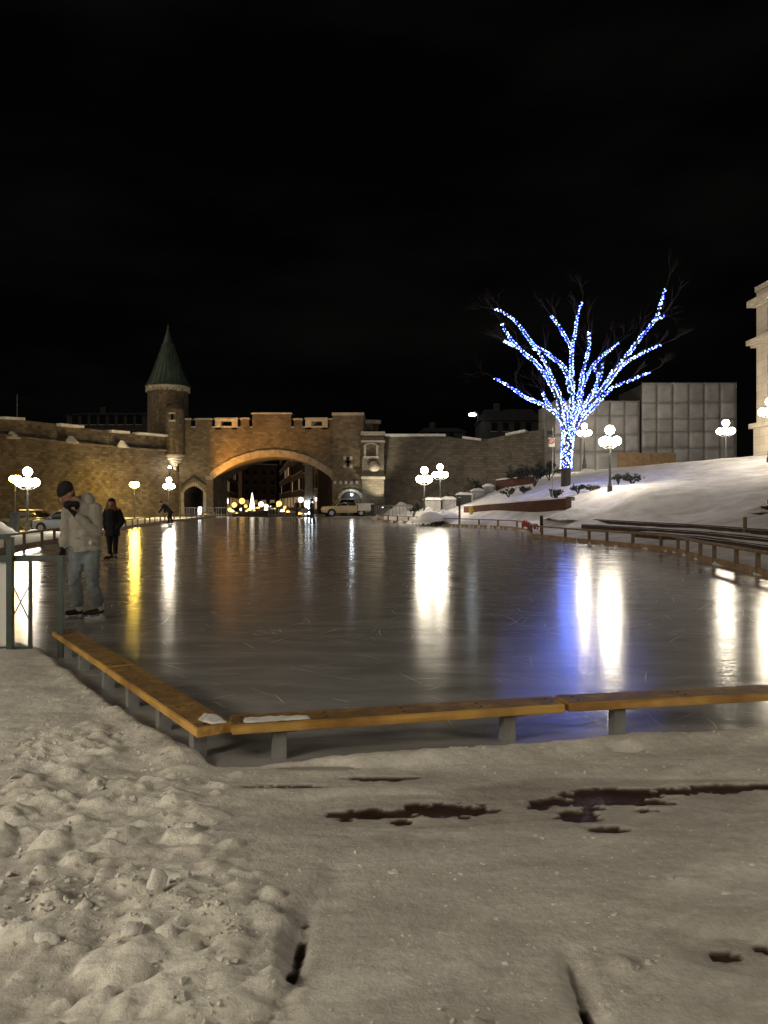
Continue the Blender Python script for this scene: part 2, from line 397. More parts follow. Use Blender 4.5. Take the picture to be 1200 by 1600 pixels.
def ice_mat():
    m, t, n, b = _new('ice')
    co = n.new('ShaderNodeTexCoord')
    mp = n.new('ShaderNodeMapping'); mp.inputs['Scale'].default_value = (0.5, 1.6, 1); mp.inputs['Rotation'].default_value = (0, 0, R(12))
    t.links.new(co.outputs['Object'], mp.inputs[0])
    ns = n.new('ShaderNodeTexNoise'); ns.inputs['Scale'].default_value = 1.4; ns.inputs['Detail'].default_value = 9; ns.inputs['Roughness'].default_value = 0.68
    ns.inputs['Distortion'].default_value = 0.6
    t.links.new(mp.outputs[0], ns.inputs['Vector'])
    r = n.new('ShaderNodeValToRGB'); r.color_ramp.elements[0].position = 0.32; r.color_ramp.elements[1].position = 0.74
    r.color_ramp.elements[0].color = (0.22, 0.215, 0.21, 1); r.color_ramp.elements[1].color = (0.42, 0.415, 0.41, 1)
    t.links.new(ns.outputs['Fac'], r.inputs[0]); t.links.new(r.outputs[0], b.inputs['Base Color'])
    rr = n.new('ShaderNodeMapRange'); rr.inputs['From Min'].default_value = 0.3; rr.inputs['From Max'].default_value = 0.7
    rr.inputs['To Min'].default_value = 0.09; rr.inputs['To Max'].default_value = 0.21
    t.links.new(ns.outputs['Fac'], rr.inputs['Value']); t.links.new(rr.outputs[0], b.inputs['Roughness'])
    b.inputs['IOR'].default_value = 1.31; b.inputs['Specular IOR Level'].default_value = 0.22
    n2 = n.new('ShaderNodeTexNoise'); n2.inputs['Scale'].default_value = 5.0; n2.inputs['Detail'].default_value = 6; n2.inputs['Roughness'].default_value = 0.6
    t.links.new(mp.outputs[0], n2.inputs['Vector'])
    bp = n.new('ShaderNodeBump'); bp.inputs['Strength'].default_value = 0.3; bp.inputs['Distance'].default_value = 0.012
    t.links.new(n2.outputs['Fac'], bp.inputs['Height']); t.links.new(bp.outputs[0], b.inputs['Normal'])
    M['ice'] = m
ice_mat()
pm('frost', (0.8, 0.8, 0.8), 0.9, 0.2, 8, 0.0)

def wood_mat():
    m, t, n, b = _new('bench_wood')
    co = n.new('ShaderNodeTexCoord')
    mp = n.new('ShaderNodeMapping'); mp.inputs['Scale'].default_value = (1.2, 22, 22)
    t.links.new(co.outputs['Object'], mp.inputs[0])
    ns = n.new('ShaderNodeTexNoise'); ns.inputs['Scale'].default_value = 1.0; ns.inputs['Detail'].default_value = 8; ns.inputs['Distortion'].default_value = 0.7
    t.links.new(mp.outputs[0], ns.inputs['Vector'])
    r = n.new('ShaderNodeValToRGB'); r.color_ramp.elements[0].position = 0.3; r.color_ramp.elements[1].position = 0.7
    r.color_ramp.elements[0].color = (0.40, 0.21, 0.04, 1); r.color_ramp.elements[1].color = (0.70, 0.43, 0.12, 1)
    t.links.new(ns.outputs['Fac'], r.inputs[0])
    n3 = n.new('ShaderNodeTexNoise'); n3.inputs['Scale'].default_value = 3.5; n3.inputs['Detail'].default_value = 6
    t.links.new(co.outputs['Object'], n3.inputs['Vector'])
    r3 = n.new('ShaderNodeValToRGB'); r3.color_ramp.elements[0].position = 0.35; r3.color_ramp.elements[1].position = 0.62
    r3.color_ramp.elements[0].color = (0.45, 0.42, 0.40, 1); r3.color_ramp.elements[1].color = (1, 1, 1, 1)
    t.links.new(n3.outputs['Fac'], r3.inputs[0])
    mx = n.new('ShaderNodeMixRGB'); mx.blend_type = 'MULTIPLY'; mx.inputs[0].default_value = 0.8
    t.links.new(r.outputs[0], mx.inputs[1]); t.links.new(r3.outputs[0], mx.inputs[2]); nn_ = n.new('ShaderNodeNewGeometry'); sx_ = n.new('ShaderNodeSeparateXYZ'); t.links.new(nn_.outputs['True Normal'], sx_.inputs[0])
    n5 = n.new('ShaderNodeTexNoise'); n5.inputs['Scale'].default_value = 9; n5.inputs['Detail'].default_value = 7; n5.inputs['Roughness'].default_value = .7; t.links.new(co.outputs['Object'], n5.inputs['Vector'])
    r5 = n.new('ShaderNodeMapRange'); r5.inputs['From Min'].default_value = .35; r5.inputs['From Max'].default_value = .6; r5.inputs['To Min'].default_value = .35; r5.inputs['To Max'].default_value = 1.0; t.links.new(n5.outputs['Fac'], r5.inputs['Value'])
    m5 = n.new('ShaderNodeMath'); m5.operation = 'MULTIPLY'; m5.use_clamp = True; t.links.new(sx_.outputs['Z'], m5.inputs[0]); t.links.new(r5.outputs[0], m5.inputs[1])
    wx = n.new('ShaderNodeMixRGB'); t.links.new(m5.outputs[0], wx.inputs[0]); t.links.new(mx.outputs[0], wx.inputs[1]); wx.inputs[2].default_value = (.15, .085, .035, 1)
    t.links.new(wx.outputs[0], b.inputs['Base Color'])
    b.inputs['Roughness'].default_value = 0.6
    bp = n.new('ShaderNodeBump'); bp.inputs['Strength'].default_value = 0.35; bp.inputs['Distance'].default_value = 0.004
    t.links.new(ns.outputs['Fac'], bp.inputs['Height']); t.links.new(bp.outputs[0], b.inputs['Normal'])
    M['bench_wood'] = m
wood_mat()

# ================================================================== the setting
RINK = [(-0.95, 4.72), (2.65, 5.45), (7.6, 6.5), (7.8, 12), (7.9, 16.4), (8.3, 20.7), (9.0, 25), (8.7, 26.6), (7.5, 31),
        (6.6, 35.5), (7.5, 42), (7.4, 46), (4.2, 52), (0.0, 64), (-1.5, 82), (-17.5, 84), (-17, 64), (-15.3, 48),
        (-11.6, 24), (-10.5, 15), (-6.5, 9.2), (-3.35, 8.25)]
ICE = [(-1.12, 4.40), (2.65, 5.12), (7.8, 6.2)] + RINK[3:-1] + [(-3.62, 8.10)]
bmr = MB(); bmr.add([(x, y, 0) for x, y in ICE], [tuple(range(len(ICE)))])
ice = bmr.build('ice_rink', M['ice']); tag(ice, kind='structure', label='large frozen skating rink with dull glossy grey ice')
bm = bmesh.new(); bm.from_mesh(ice.data); bmesh.ops.triangulate(bm, faces=bm.faces); bm.to_mesh(ice.data); bm.free()
# skate scratches in the ice: thin frosty arcs
sm = MB(); rs = random.Random(5)
k = 0
while k < 2600:
    y = 5.2 + 34*rs.random()**1.25; x = rs.uniform(-0.46, 0.46)*y
    if not inside(RINK, np.array([x]), np.array([y]))[0]: continue
    if y < 9 and rs.random() < .8: continue
    k += 1
    rad = rs.uniform(0.5, 6)*rs.choice((-1, 1)); L = rs.uniform(0.08, 0.6)*(1.8 if rs.random() < 0.15 else 1); a = rs.gauss(0, 0.9) if rs.random() < .7 else rs.uniform(0, 6.28)
    w = rs.uniform(0.0006, 0.002)*(1 + y*0.13); n = 7; pl = []
    px_, py_ = x, y
    for i in range(n):
        pl.append((px_, py_, a)); px_ += math.cos(a)*L/n; py_ += math.sin(a)*L/n; a += L/n/rad
    vs = []
    for i, (X, Y, A) in enumerate(pl):
        ww = w*math.sin(math.pi*(i + 0.4)/(n - 0.2)); vs += [(X - math.sin(A)*ww, Y + math.cos(A)*ww, 0.003), (X + math.sin(A)*ww, Y - math.cos(A)*ww, 0.003)]
    if all(inside(RINK, np.array([v[0]]), np.array([v[1]]))[0] for v in vs[::4]):
        sm.add(vs, [(2*i, 2*i+1, 2*i+3, 2*i+2) for i in range(n - 1)])
tag(sm.build('skate_scratches', M['frost'], ice), kind='stuff')

# terrain: radial-basis surface through known points
CP = [(x, y, 0.02) for x, y in RINK]
CP += [(-22,56,-.5),(-26,60,-.5),(-30,65,-.35),(-20,40,-.25),(-30,40,-.35),(-24,80,0),(-22,86,0),(-34,70,-.1),(-17,30,-.1),(-25,20,0),(-15,8,.02),(-10,3,.02),
       (0,2,.02),(0,-6,.02),(-12,-8,.02),(12,-8,.02),(10,3,.03),(14,8,.1),(-12,88,0),(-12,100,0),(0,86,.1),(-5,84,0),(-20,110,0),(-30,160,0),(-6,110,0),
       (4,86,.5),(10,85,1.3),(18,82,3),(2.8,56,.25),(4.6,66,.8),(5.2,55.4,.6),(10.0,43.3,.95),(7.3,49,.6),(6.2,57.5,1.3),(11,46.3,1.9),(8.5,53,1.7),
       (10.4,37,.55),(11.6,29,.6),(11.6,24,.6),(11.6,14,.6),(9.6,20,.25),(9.7,30,.25),(9.0,36,.3),(8.8,42,.45),(9.7,13,.25),
       (10.9,42,.95),(14.4,36,1.0),(14.6,33,1.05),(15,26,.95),(15,18,.9),(12.6,35,.8),
       (11.6,43.2,1.8),(12.85,40,1.95),(15.5,38.5,1.9),(16.8,36,2.0),(12.5,44,2.19),(11.4,50,2.65)]
for a in [(900,742,66),(950,735,66),(1000,728,64),(1100,720,60),(1200,711,55),(1300,705,52),(1000,752,50),(1100,748,46),(1200,748,42),(1200,770,36),(1200,792,30),
          (800,773,56),(760,781,58),(840,757,60),(790,762,64)]:
    CP.append(tuple(P(*a)))
CP += [(20,80,4.3),(35,80,4.5),(15,75,4.1),(45,60,5),(32,64,4.9),(30,110,4.5),(50,40,5),(30,25,3),(30,10,1.5),(-60,60,0),(-60,0,0),(60,100,5),(0,120,0.5),(-40,120,0),(0,200,0),(60,0,2)]
_cp = np.array(CP)
def _fit():
    n = len(_cp); A = np.hypot(_cp[:, None, 0]-_cp[None, :, 0], _cp[:, None, 1]-_cp[None, :, 1])
    B = np.zeros((n+1, n+1)); B[:n, :n] = A + np.eye(n)*0.05*0; B[n, :n] = 1; B[:n, n] = 1
    return np.linalg.solve(B, np.r_[_cp[:, 2], 0])
_w = _fit()
def terr(X, Y):
    X = np.asarray(X, float); Y = np.asarray(Y, float)
    r = np.full(X.shape, _w[-1])
    for i in range(len(_cp)): r = r + _w[i]*np.hypot(X - _cp[i, 0], Y - _cp[i, 1])
    return r
def tz(x, y): return float(terr(np.array([x]), np.array([y]))[0])
def axis(segs):
    r = []
    for a, b, st in segs: r += list(np.arange(a, b, st))
    return np.array(r + [segs[-1][1]])
xs = axis([(-900, -100, 80), (-100, -40, 6), (-40, -14, 1.2), (-14, 2, 0.7), (2, 18, 0.24), (18, 40, 0.6), (40, 100, 6), (100, 900, 80)])
ys = axis([(-300, -10, 50), (-10, 10, 1), (10, 70, 0.3), (70, 100, 0.9), (100, 200, 10), (200, 1400, 100)])
X, Y = np.meshgrid(xs, ys)
Z = terr(np.clip(X, -60, 60), np.clip(Y, -8, 200))
far = sst(60, 120, np.abs(X)) + sst(120, 220, Y) + sst(8, 60, -Y)
Z = Z*(1 - np.clip(far, 0, 1))
ins = inside(RINK, X, Y); dr = pdist(RINK, X, Y, True)
hill = sst(0.6, 2.2, Z)
Z = Z + 0.03*fbm(X*0.7, Y*0.7, 4) + hill*(0.16*fbm(X*0.22 + 5, Y*0.35, 4) + 0.05*fbm(X*1.1, Y*1.3, 4, .6) + 0.035*np.clip(fbm(X*3.1, Y*3.1, 3), 0, 1))
toe = np.exp(-((Z - 1.25)/0.3)**2)*sst(10.5, 12, X); Z = Z + toe*0.16*np.abs(fbm(X*0.6, Y*0.6, 4))
edge = 0.07*np.exp(-((dr - 0.5)/0.35)**2)*(0.5 + vn(X*1.7, Y*1.7)); Z = Z + edge*(~ins)
Z = np.where(ins, -0.25, Z)
Z = np.where((Y > 97) & (X < -4) & (X > -110), np.minimum(Z, -.12), Z)
nearf = (np.abs(X) < 9) & (Y < 10) & (Y > -4); Z = np.where(nearf, -0.12, Z)
g = grid_mesh('ground', xs, ys, Z, M['snow']); tag(g, kind='structure', label='snow covered ground and snowy hillside around the rink')

pv = MB(); pv.add([(x, y, -0.010) for x, y in [(-9.5, -4.5), (9.5, -4.5), (9.5, 6.78), (7.6, 6.4), (2.65, 5.36), (-1.0, 4.62), (-3.45, 8.1), (-6.5, 9.05), (-9.5, 10.4)]], [tuple(range(9))])
pv.build('pavement', M['pavement_brown'])['kind'] = 'structure'

# foreground snow: fine height field over the brown pavement
xs = np.arange(-7.2, 7.3, 0.024); ys = np.concatenate([np.arange(-3.5, 1.6, 0.12), np.arange(1.6, 6.3, 0.018), np.arange(6.3, 10.5, 0.045)])
X, Y = np.meshgrid(xs, ys)
ins = inside(RINK, X, Y); dr = pdist(RINK, X, Y, True); sd = np.where(ins, dr, -dr)       # positive inside the rink
h = 0.036 + 0.018*fbm(X*0.55 + 3, Y*0.55, 3)
rough = np.clip(sst(-0.35, -1.1, X + 0.18*(Y - 3.2) + 0.5*fbm(X*0.9, Y*0.9, 3))*sst(5.6, 4.3, Y + 0.6*fbm(X, Y + 7, 3)), 0, 1)
bil = 1 - np.abs(fbm(X*3.1 + 11, Y*3.1, 5, 0.55))*2.2
cell = np.abs(fbm(X*8.0 + 2, Y*8.0, 4, 0.6))
blk = fbm(X*4.2 + 31, Y*5.2, 4, 0.55); blk = np.floor(blk*5.0 + 0.9*fbm(X*11, Y*11 + 3, 3))/5.0
h = h + rough*(0.020*(bil - 0.3) + 0.03*cell + 0.022*blk + 0.012*np.abs(fbm(X*19, Y*19, 4, .6)))
h_flat = h.copy(); lump = np.zeros_like(h); rl_ = np.random.RandomState(8); n_ = 0
def rgh(x, y): return rough[min(len(ys)-1, np.searchsorted(ys, y)), min(len(xs)-1, np.searchsorted(xs, x))]
while n_ < 4200:
    y = rl_.uniform(1.7, 6.2); x = rl_.uniform(-.56, .3)*y; g_ = rgh(x, y)
    if rl_.rand() > g_*(.10 + .90*(vn(np.array([x*1.6 + 4]), np.array([y*1.6]))[0] > .47)): continue
    n_ += 1; r = min(.085, .0145*math.exp(rl_.normal(0, .72))); hg = min(.036, r*rl_.uniform(.25, .70)); an = rl_.uniform(0, 3.14); el = rl_.uniform(.6, 1.0)
    j0, j1 = np.searchsorted(ys, [y - r*1.4, y + r*1.4]); i0, i1 = np.searchsorted(xs, [x - r*1.4, x + r*1.4])
    if j1 <= j0 or i1 <= i0: continue
    xx, yy = X[j0:j1, i0:i1] - x, Y[j0:j1, i0:i1] - y; u_ = (xx*math.cos(an) + yy*math.sin(an)); v_ = (-xx*math.sin(an) + yy*math.cos(an))/el
    d_ = np.sqrt(u_*u_ + v_*v_)/r*(1 + .8*fbm((xx + n_)*1.1/r*.9, yy*.9/r + n_*.37, 3)); tl_ = 1 + .5*(u_/r)*rl_.uniform(-1, 1)
    lump[j0:j1, i0:i1] = np.maximum(lump[j0:j1, i0:i1], hg*tl_*np.clip(1 - d_**2.8, 0, 1)**.6)
h = h + lump
smooth = 1 - rough
u = X*0.8 + Y*0.6; v = -X*0.6 + Y*0.8
h = h + smooth*(0.004*fbm(u*1.6, v*6, 4) + 0.006*fbm(X*7, Y*8, 6, 0.7) + 0.006*np.clip(fbm(X*26, Y*26, 3, .7), -.2, 1))
lumps = sst(0.45, 0.75, fbm(X*5 + 40, Y*5, 3))*sst(0.0, 0.5, fbm(X*0.9 + 8, Y*0.9, 2)); h = h + smooth*0.035*lumps
# ploughed lip beside the rink
lip = np.exp(-((sd + 0.25 + 0.05*fbm(X*2, Y*2, 3))/0.14)**2); h = h + lip*(0.035 + 0.05*np.clip(fbm(X*2.6, Y*2.6 + 4, 4) + 0.3, 0, 1) + 0.02*np.abs(fbm(X*14, Y*14, 3)))
# raised bank beside the left bench
lb = sst(-0.9, -2.2, X)*sst(4.2, 5.6, Y)*sst(-0.12, -0.6, sd); h = h + lb*(0.07 + 0.03*fbm(X*1.5, Y*1.5, 3))
# bare patches
def patch(px, py, rx, ry, k=1.0):
    c = G(px, py, 0.02); sx = rx/F*c.y; sy = ry*(c.y**2)/(F*1.53)
    return k*np.exp(-(((X - c.x)/(sx*1.25))**2 + ((Y - c.y)/(sy*1.25))**2))
pmk = 0
for a in [(690,1259,62,9),(580,1266,60,6),(628,1280,14,5),(960,1241,70,10),(880,1247,34,5.5),(905,1271,30,7),(952,1293,24,6),(850,1256,16,4),(1010,1262,16,3),(930,1258,14,3),(1040,1250,14,2.5),(540,1275,12,3),(725,1272,10,3),(1075,1229,50,5),(1130,1226,40,4),(1195,1225,20,4),
          (430,1226,60,3.5),(590,1212,50,3),(500,1196,45,2.5),(1010,1232,110,5),(1135,1488,16,8),(1192,1475,12,5),(469,1475,3.5,9),(480,1442,3,6),(450,1520,3,8),(910,1530,3.5,22),(914,1590,4.5,26),(975,1178,14,2.5)]:
    pmk = np.maximum(pmk, patch(*a))
nzp = 1.0*fbm(X*5, Y*9, 6, 0.78) + 0.35*fbm(X*25, Y*32, 3, .7)
pk = sst(0.36, 0.52, pmk + nzp*np.minimum(1, pmk*2.2))
wide = 0
for a in [(640,1262,190,22),(980,1245,240,32),(470,1210,200,14),(1140,1228,140,14),(465,1470,14,50),(913,1560,14,50),(1150,1485,60,25)]: wide = np.maximum(wide, patch(*a))
flat = np.clip(np.maximum(sst(0.0, 0.3, pmk), sst(0.02, 0.5, wide)), 0, 1)*(1 - .6*rough)
h = h*(1 - 0.88*flat) + 0.004*flat*np.clip(fbm(X*14, Y*14, 4, .6), 0, 1); h = h*(1 - pk) - 0.018*pk
# crack where the trodden slab has broken away
cl = [G(508, 1345, 0.04), G(492, 1400, 0.04), G(470, 1480, 0.04), G(450, 1530, 0.04), G(428, 1575, 0.04), G(405, 1640, 0.04)]
dc = pdist([(p.x, p.y) for p in cl], X + 0.012*fbm(X*20, Y*20, 2), Y)
cx = np.interp(Y, [p.y for p in cl[::-1]], [p.x for p in cl[::-1]]); side = np.clip((X - cx)/0.05, -1, 1); inr = (Y < cl[0].y)*(Y > cl[-1].y)
h = h - inr*(0.016*np.exp(-(dc/0.13)**2)*np.clip(side, 0, 1)) + inr*0.012*np.exp(-(dc/0.10)**2)*np.clip(-side, 0, 1) - inr*0.03*np.exp(-(dc/0.006)**2)*(0.2 + 0.8*vn(X*9, Y*9))
# down to the ice
wob = 0.055*fbm(X*2.2, Y*2.2, 4) + 0.02*fbm(X*12, Y*12, 3)
off = 0.085 + 0.11*sst(-1.0, -1.5, X)*sst(4.6, 5.2, Y)
slope_ = 0.045 + 0.05*sst(-1.0, -1.5, X)
h = h*(1 - sst(-1, 1, (sd + wob + off)/slope_)) - 0.08*sst(-.6, 1.2, (sd + wob + off)/slope_)
# footpath at the rink entrance is packed low
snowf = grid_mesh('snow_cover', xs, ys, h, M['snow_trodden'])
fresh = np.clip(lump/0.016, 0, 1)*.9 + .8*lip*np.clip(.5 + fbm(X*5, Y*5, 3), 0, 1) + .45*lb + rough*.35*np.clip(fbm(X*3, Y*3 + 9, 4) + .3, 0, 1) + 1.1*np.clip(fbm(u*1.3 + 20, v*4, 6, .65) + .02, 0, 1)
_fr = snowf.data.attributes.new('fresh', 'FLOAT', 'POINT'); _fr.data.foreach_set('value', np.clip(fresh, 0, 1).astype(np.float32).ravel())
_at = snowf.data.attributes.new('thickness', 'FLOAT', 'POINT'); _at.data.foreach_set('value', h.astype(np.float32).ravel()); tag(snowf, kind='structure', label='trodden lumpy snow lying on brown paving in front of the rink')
def hs(x, y):
    return float(h[int(np.clip(np.searchsorted(ys, y), 0, len(ys)-1)), int(np.clip(np.searchsorted(xs, x), 0, len(xs)-1))])
# loose crumbs and clods
rs = random.Random(11)
def clod(mb, c, r, fl=0.7, n=8):
    q = rs.uniform(0, 6.28); sx, sy, szz = rs.uniform(.7, 1.4), rs.uniform(.6, 1.1), fl*rs.uniform(.7, 1.2); b = len(mb.v)
    mb.sphere((0, 0, 0), 1.0, 7, 5)
    for i in range(b, len(mb.v)):
        x, y, z = mb.v[i]; kx = 1 + rs.uniform(-.28, .28); x, y, z = x*sx*kx, y*sy*kx, z*szz*kx
        mb.v[i] = (c[0] + r*(x*math.cos(q) - y*math.sin(q)), c[1] + r*(x*math.sin(q) + y*math.cos(q)), c[2] + r*z)
def shard(mb, c, r):
    q = rs.uniform(0, 6.28); tl = rs.gauss(0, .45); sx, sy, szz = rs.uniform(.7, 1.7), rs.uniform(.5, 1.1), rs.uniform(.25, .65); b = len(mb.v)
    mb.box((0, 0, 0), (2, 2, 2))
    for i in range(b, len(mb.v)):
        x, y, z = [w*rs.uniform(.45, 1.05) for w in mb.v[i]]; x, y, z = x*sx, y*sy, z*szz
        x, z = x*math.cos(tl) - z*math.sin(tl), x*math.sin(tl) + z*math.cos(tl)
        mb.v[i] = (c[0] + r*(x*math.cos(q) - y*math.sin(q)), c[1] + r*(x*math.sin(q) + y*math.cos(q)), c[2] + r*z)
ms_ = MB(); n = 0
while n < 1900:
    y = rs.uniform(2.1, 6.5); x = rs.uniform(-.5, .5)*y
    if inside(RINK, np.array([x]), np.array([y]))[0]: continue
    iy, ix = int(np.clip(np.searchsorted(ys, y), 0, len(ys)-1)), int(np.clip(np.searchsorted(xs, x), 0, len(xs)-1))
    rg = float(rough[iy, ix]); nearlip = abs(float(sd[iy, ix]) + .2) < .25
    if rs.random() > max(.12, rg*(.15 + .85*(vn(np.array([x*2.3]), np.array([y*2.3]))[0] > .45)), .3*nearlip): continue
    hz = float(h[iy, ix])
    if hz < 0.012: continue
    n += 1; r = min(.013, .0048*math.exp(rs.gauss(0, .5))*(1.3 if rg > .5 else 1.0))
    shard(ms_, (x, y, hz - r*.05), r)
cr_ = ms_.build('snow_crumbs', M['snow_clod'], None, smooth=False); tag(cr_, 'loose white snow crumbs scattered over the trodden snow', 'snow', kind='stuff')
for i, (px, py, r, lab) in enumerate([(244,1388,.042,None),(130,1412,.05,None),(210,1460,.06,None),(262,1460,.055,None),(30,1440,.055,None),(75,1465,.06,None),(150,1228,.06,None),(300,1290,.05,None),(1136,1388,.03,None),(990,1500,.035,None),(1015,1495,.03,None),(615,1352,.025,None),(290,1372,.045,None),(40,1250,.06,None),(95,1295,.05,None)]):
    c = G(px, py, 0.06); mbx = MB(); r = r if i == 0 else r*.62
    if True:
        mbx.sphere((0, 0, 0), 1.0, 14, 9); e_ = [rs.uniform(.6, 1.3) for _ in range(3)] if i else [.75, .45, 2.2]
        for k_ in range(len(mbx.v)):
            x, y, z = mbx.v[k_]; f_ = 1 + .8*float(fbm(np.array([x*1.3 + z*.9 + i*7]), np.array([y*1.3 - z*.7 + i*3]), 3)[0]); f_ = round(f_*5)/5*.6 + f_*.4
            mbx.v[k_] = (x*r*e_[0]*f_, y*r*e_[1]*f_, z*r*e_[2]*.6*f_)
    o = mbx.build('snow_chunk', M['snow_clod'], None, smooth=True); o.location = (c.x, c.y, hs(c.x, c.y) + r*(0.7 if i == 0 else 0.1)); o.rotation_euler = (0, R(14) if i == 0 else 0, R(20) if i == 0 else 0)
    tag(o, 'upright pointed slab of hard snow sticking out of the rough snow' if i == 0 else 'rounded lump of frozen snow lying on the trodden snow', 'snow chunk', None if i == 0 else 'lumps of frozen snow')

# street through the gate
st = MB(); st.add([(-19, 84.6, .03), (-5.6, 84.6, .03), (-5.6, 96.5, .03), (-14, 118, .03), (-58, 420, .03), (-90, 420, .03), (-21, 118, .03), (-19, 96.5, .03)], [tuple(range(8))])
st.build('street', M['asphalt'])['kind'] = 'structure'

# ================================================================== benches round the rink
def plank(mb_name, p0, p1, w, t, mat, parent, bevel=0.006):
    p0, p1 = Vector(p0), Vector(p1); d = p1 - p0; L = d.length; rz = math.atan2(d.y, d.x)
    mb = MB().box((0, 0, 0), (L, w, t)); o = mb.build(mb_name, mat, parent, bevel=bevel)
    o.location = (p0 + p1)/2 - (wloc(parent) if parent else Vector()); o.rotation_euler = (0, -math.asin(max(-1, min(1, d.z/L))), rz); return o
BT = 0.24; TH = 0.058
def bench(label, a, b, w, legs, group=None, extra=None):
    a, b = Vector((*a, 0)), Vector((*b, 0)); d = (b - a).normalized(); nrm = Vector((-d.y, d.x, 0))
    t = empty('rink_bench', (a + b)/2, 0, label, 'bench', group)
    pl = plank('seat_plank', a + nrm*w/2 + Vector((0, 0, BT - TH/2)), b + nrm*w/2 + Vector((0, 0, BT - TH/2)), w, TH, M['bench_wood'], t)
    for s in legs:
        c = a.lerp(b, s) + nrm*w*0.42
        o = MB().box((0, 0, 0), (0.085, 0.085, BT - TH + 0.10)).build('leg', M['grey_metal'], t, bevel=0.004)
        o.location = c - t.location + Vector((0, 0, (BT - TH - 0.10)/2)); o.rotation_euler = (0, 0, math.atan2(d.y, d.x))
        o2 = MB().box((0, 0, 0), (0.16, 0.14, 0.008)).build('bracket', M['dark_metal'], t); o2.location = c - t.location + Vector((0.02, 0, BT - TH - 0.004)); o2.rotation_euler = o.rotation_euler
    for s in [0.03, 0.27, 0.5, 0.74, 0.97]:
        for q in (0.3, 0.7):
            c = a.lerp(b, s) + nrm*w*q
            MB().lathe([(0.011, 0), (0.011, 0.003), (0.006, 0.005)], 8).build('bolt', M['dark_metal'], t).location = c - t.location + Vector((0, 0, BT - 0.001))
    return t
b1 = bench('orange timber rink bench with a snow-dusted end at the rink corner', (-0.895, 4.68), (1.178, 5.176), 0.23, (0.135, 0.83))
b2 = bench('orange timber rink bench with a dark end grain, next to the corner bench', (1.205, 5.195), (4.4, 5.83), 0.23, (0.12, 0.62))
b3 = bench('orange timber rink bench running on towards the right side of the rink', (4.43, 5.85), (7.5, 6.5), 0.23, (0.2, 0.8))
# side benches: outer edge points
b4 = bench('brown timber side bench with snow dusting, meeting the front bench at the corner', (-2.19, 6.31), (-1.085, 4.62), 0.225, (0.18, 0.55, 0.88))
b5 = bench('brown timber side bench ending at the green railing post', (-3.40, 8.155), (-2.205, 6.335), 0.225, (0.12, 0.45, 0.85))
def snow_cap(name, poly, z, hgt, parent=None, mat='snow', seed=1, res=None):
    poly = [tuple(p[:2]) for p in poly]
    xs_ = [p[0] for p in poly]; ys_ = [p[1] for p in poly]; L = max(max(xs_) - min(xs_), max(ys_) - min(ys_)); st_ = res or L/26
    gx = np.arange(min(xs_) - st_, max(xs_) + 2*st_, st_); gy = np.arange(min(ys_) - st_, max(ys_) + 2*st_, st_)
    X, Y = np.meshgrid(gx, gy); i_ = inside(poly, X, Y); d = pdist(poly, X, Y, True)
    prof = np.where(i_, np.sqrt(np.clip(d/(hgt*1.6), 0, 1)), 0)
    z_ = z + prof*hgt*(0.8 + 0.6*fbm(X*1.1/L*9 + seed, Y*9/L, 3)) - 0.02*(~i_)
    nx = len(gx); vs = [(X.flat[i], Y.flat[i], z_.flat[i]) for i in range(X.size)]; fs = []
    for j in range(len(gy) - 1):
        for i in range(nx - 1):
            q = (j*nx + i, j*nx + i + 1, (j+1)*nx + i + 1, (j+1)*nx + i)
            if any(i_.flat[k] for k in q): fs.append(q)
    me = bpy.data.meshes.new(name); me.from_pydata(vs, [], fs); me.validate()
    for p in me.polygons: p.use_smooth = True
    return link(name, me, M[mat], parent, world=True)
snow_cap('snow_dusting', [(-0.84, 4.72), (-0.42, 4.82), (-0.47, 4.90), (-0.7, 4.89), (-0.86, 4.84)], BT - .004, 0.012, b1)
snow_cap('snow_dusting', [(-1.13, 4.80), (-1.02, 4.70), (-0.92, 4.74), (-1.03, 4.93), (-1.12, 4.95)], BT - .004, 0.012, b4)

# rink rails (plank on posts with a kick board), along polylines
def rail(label, pl, hgt, spacing, group='plank rails along the rink edge', top_w=0.16, plank_len=3.6):
    pts = [Vector((x, y, 0)) for x, y in pl]; t = empty('rink_rail', pts[0], 0, label, 'railing', group)
    for i in range(len(pts) - 1):
        a, b = pts[i], pts[i+1]; L = (b - a).length; d = (b - a)/L
        n = max(1, round(L/plank_len))
        for k in range(n):
            p0, p1 = a.lerp(b, k/n), a.lerp(b, (k+1)/n)
            plank('top_plank', p0 + Vector((0, 0, hgt)) + d*0.01, p1 + Vector((0, 0, hgt)) - d*0.01, top_w, 0.06, M['rail_wood'], t, bevel=0)
            plank('kick_board', p0 + Vector((0, 0, 0.055)) + d*0.01, p1 + Vector((0, 0, 0.055)) - d*0.01, 0.06, 0.19, M['kick_wood'], t, bevel=0)
        m = max(1, round(L/spacing))
        for k in range(m):
            c = a.lerp(b, (k + 0.5)/m + random.uniform(-.12, .12)/m)
            o = MB().box((0, 0, 0), (0.085, 0.085, hgt - 0.03 + 0.2)).build('post', M['rail_wood'], t); o.location = c - t.location + Vector((0, 0, (hgt - 0.03 - 0.2)/2)); o.rotation_euler = (0, 0, math.atan2(d.y, d.x))
    return t
rail('weathered plank rail with a kick board curving along the snowy terraces', [(7.75, 9.0), (7.85, 12), (7.95, 16.4), (8.35, 20.7), (9.05, 25), (8.75, 26.7), (7.55, 31.1)], 0.50, 1.35)
rail('weathered plank rail with an orange net, between the terraces and the brick wall', [(7.5, 31.2), (6.65, 35.6), (7.55, 42), (7.45, 46.1)], 0.50, 1.9)
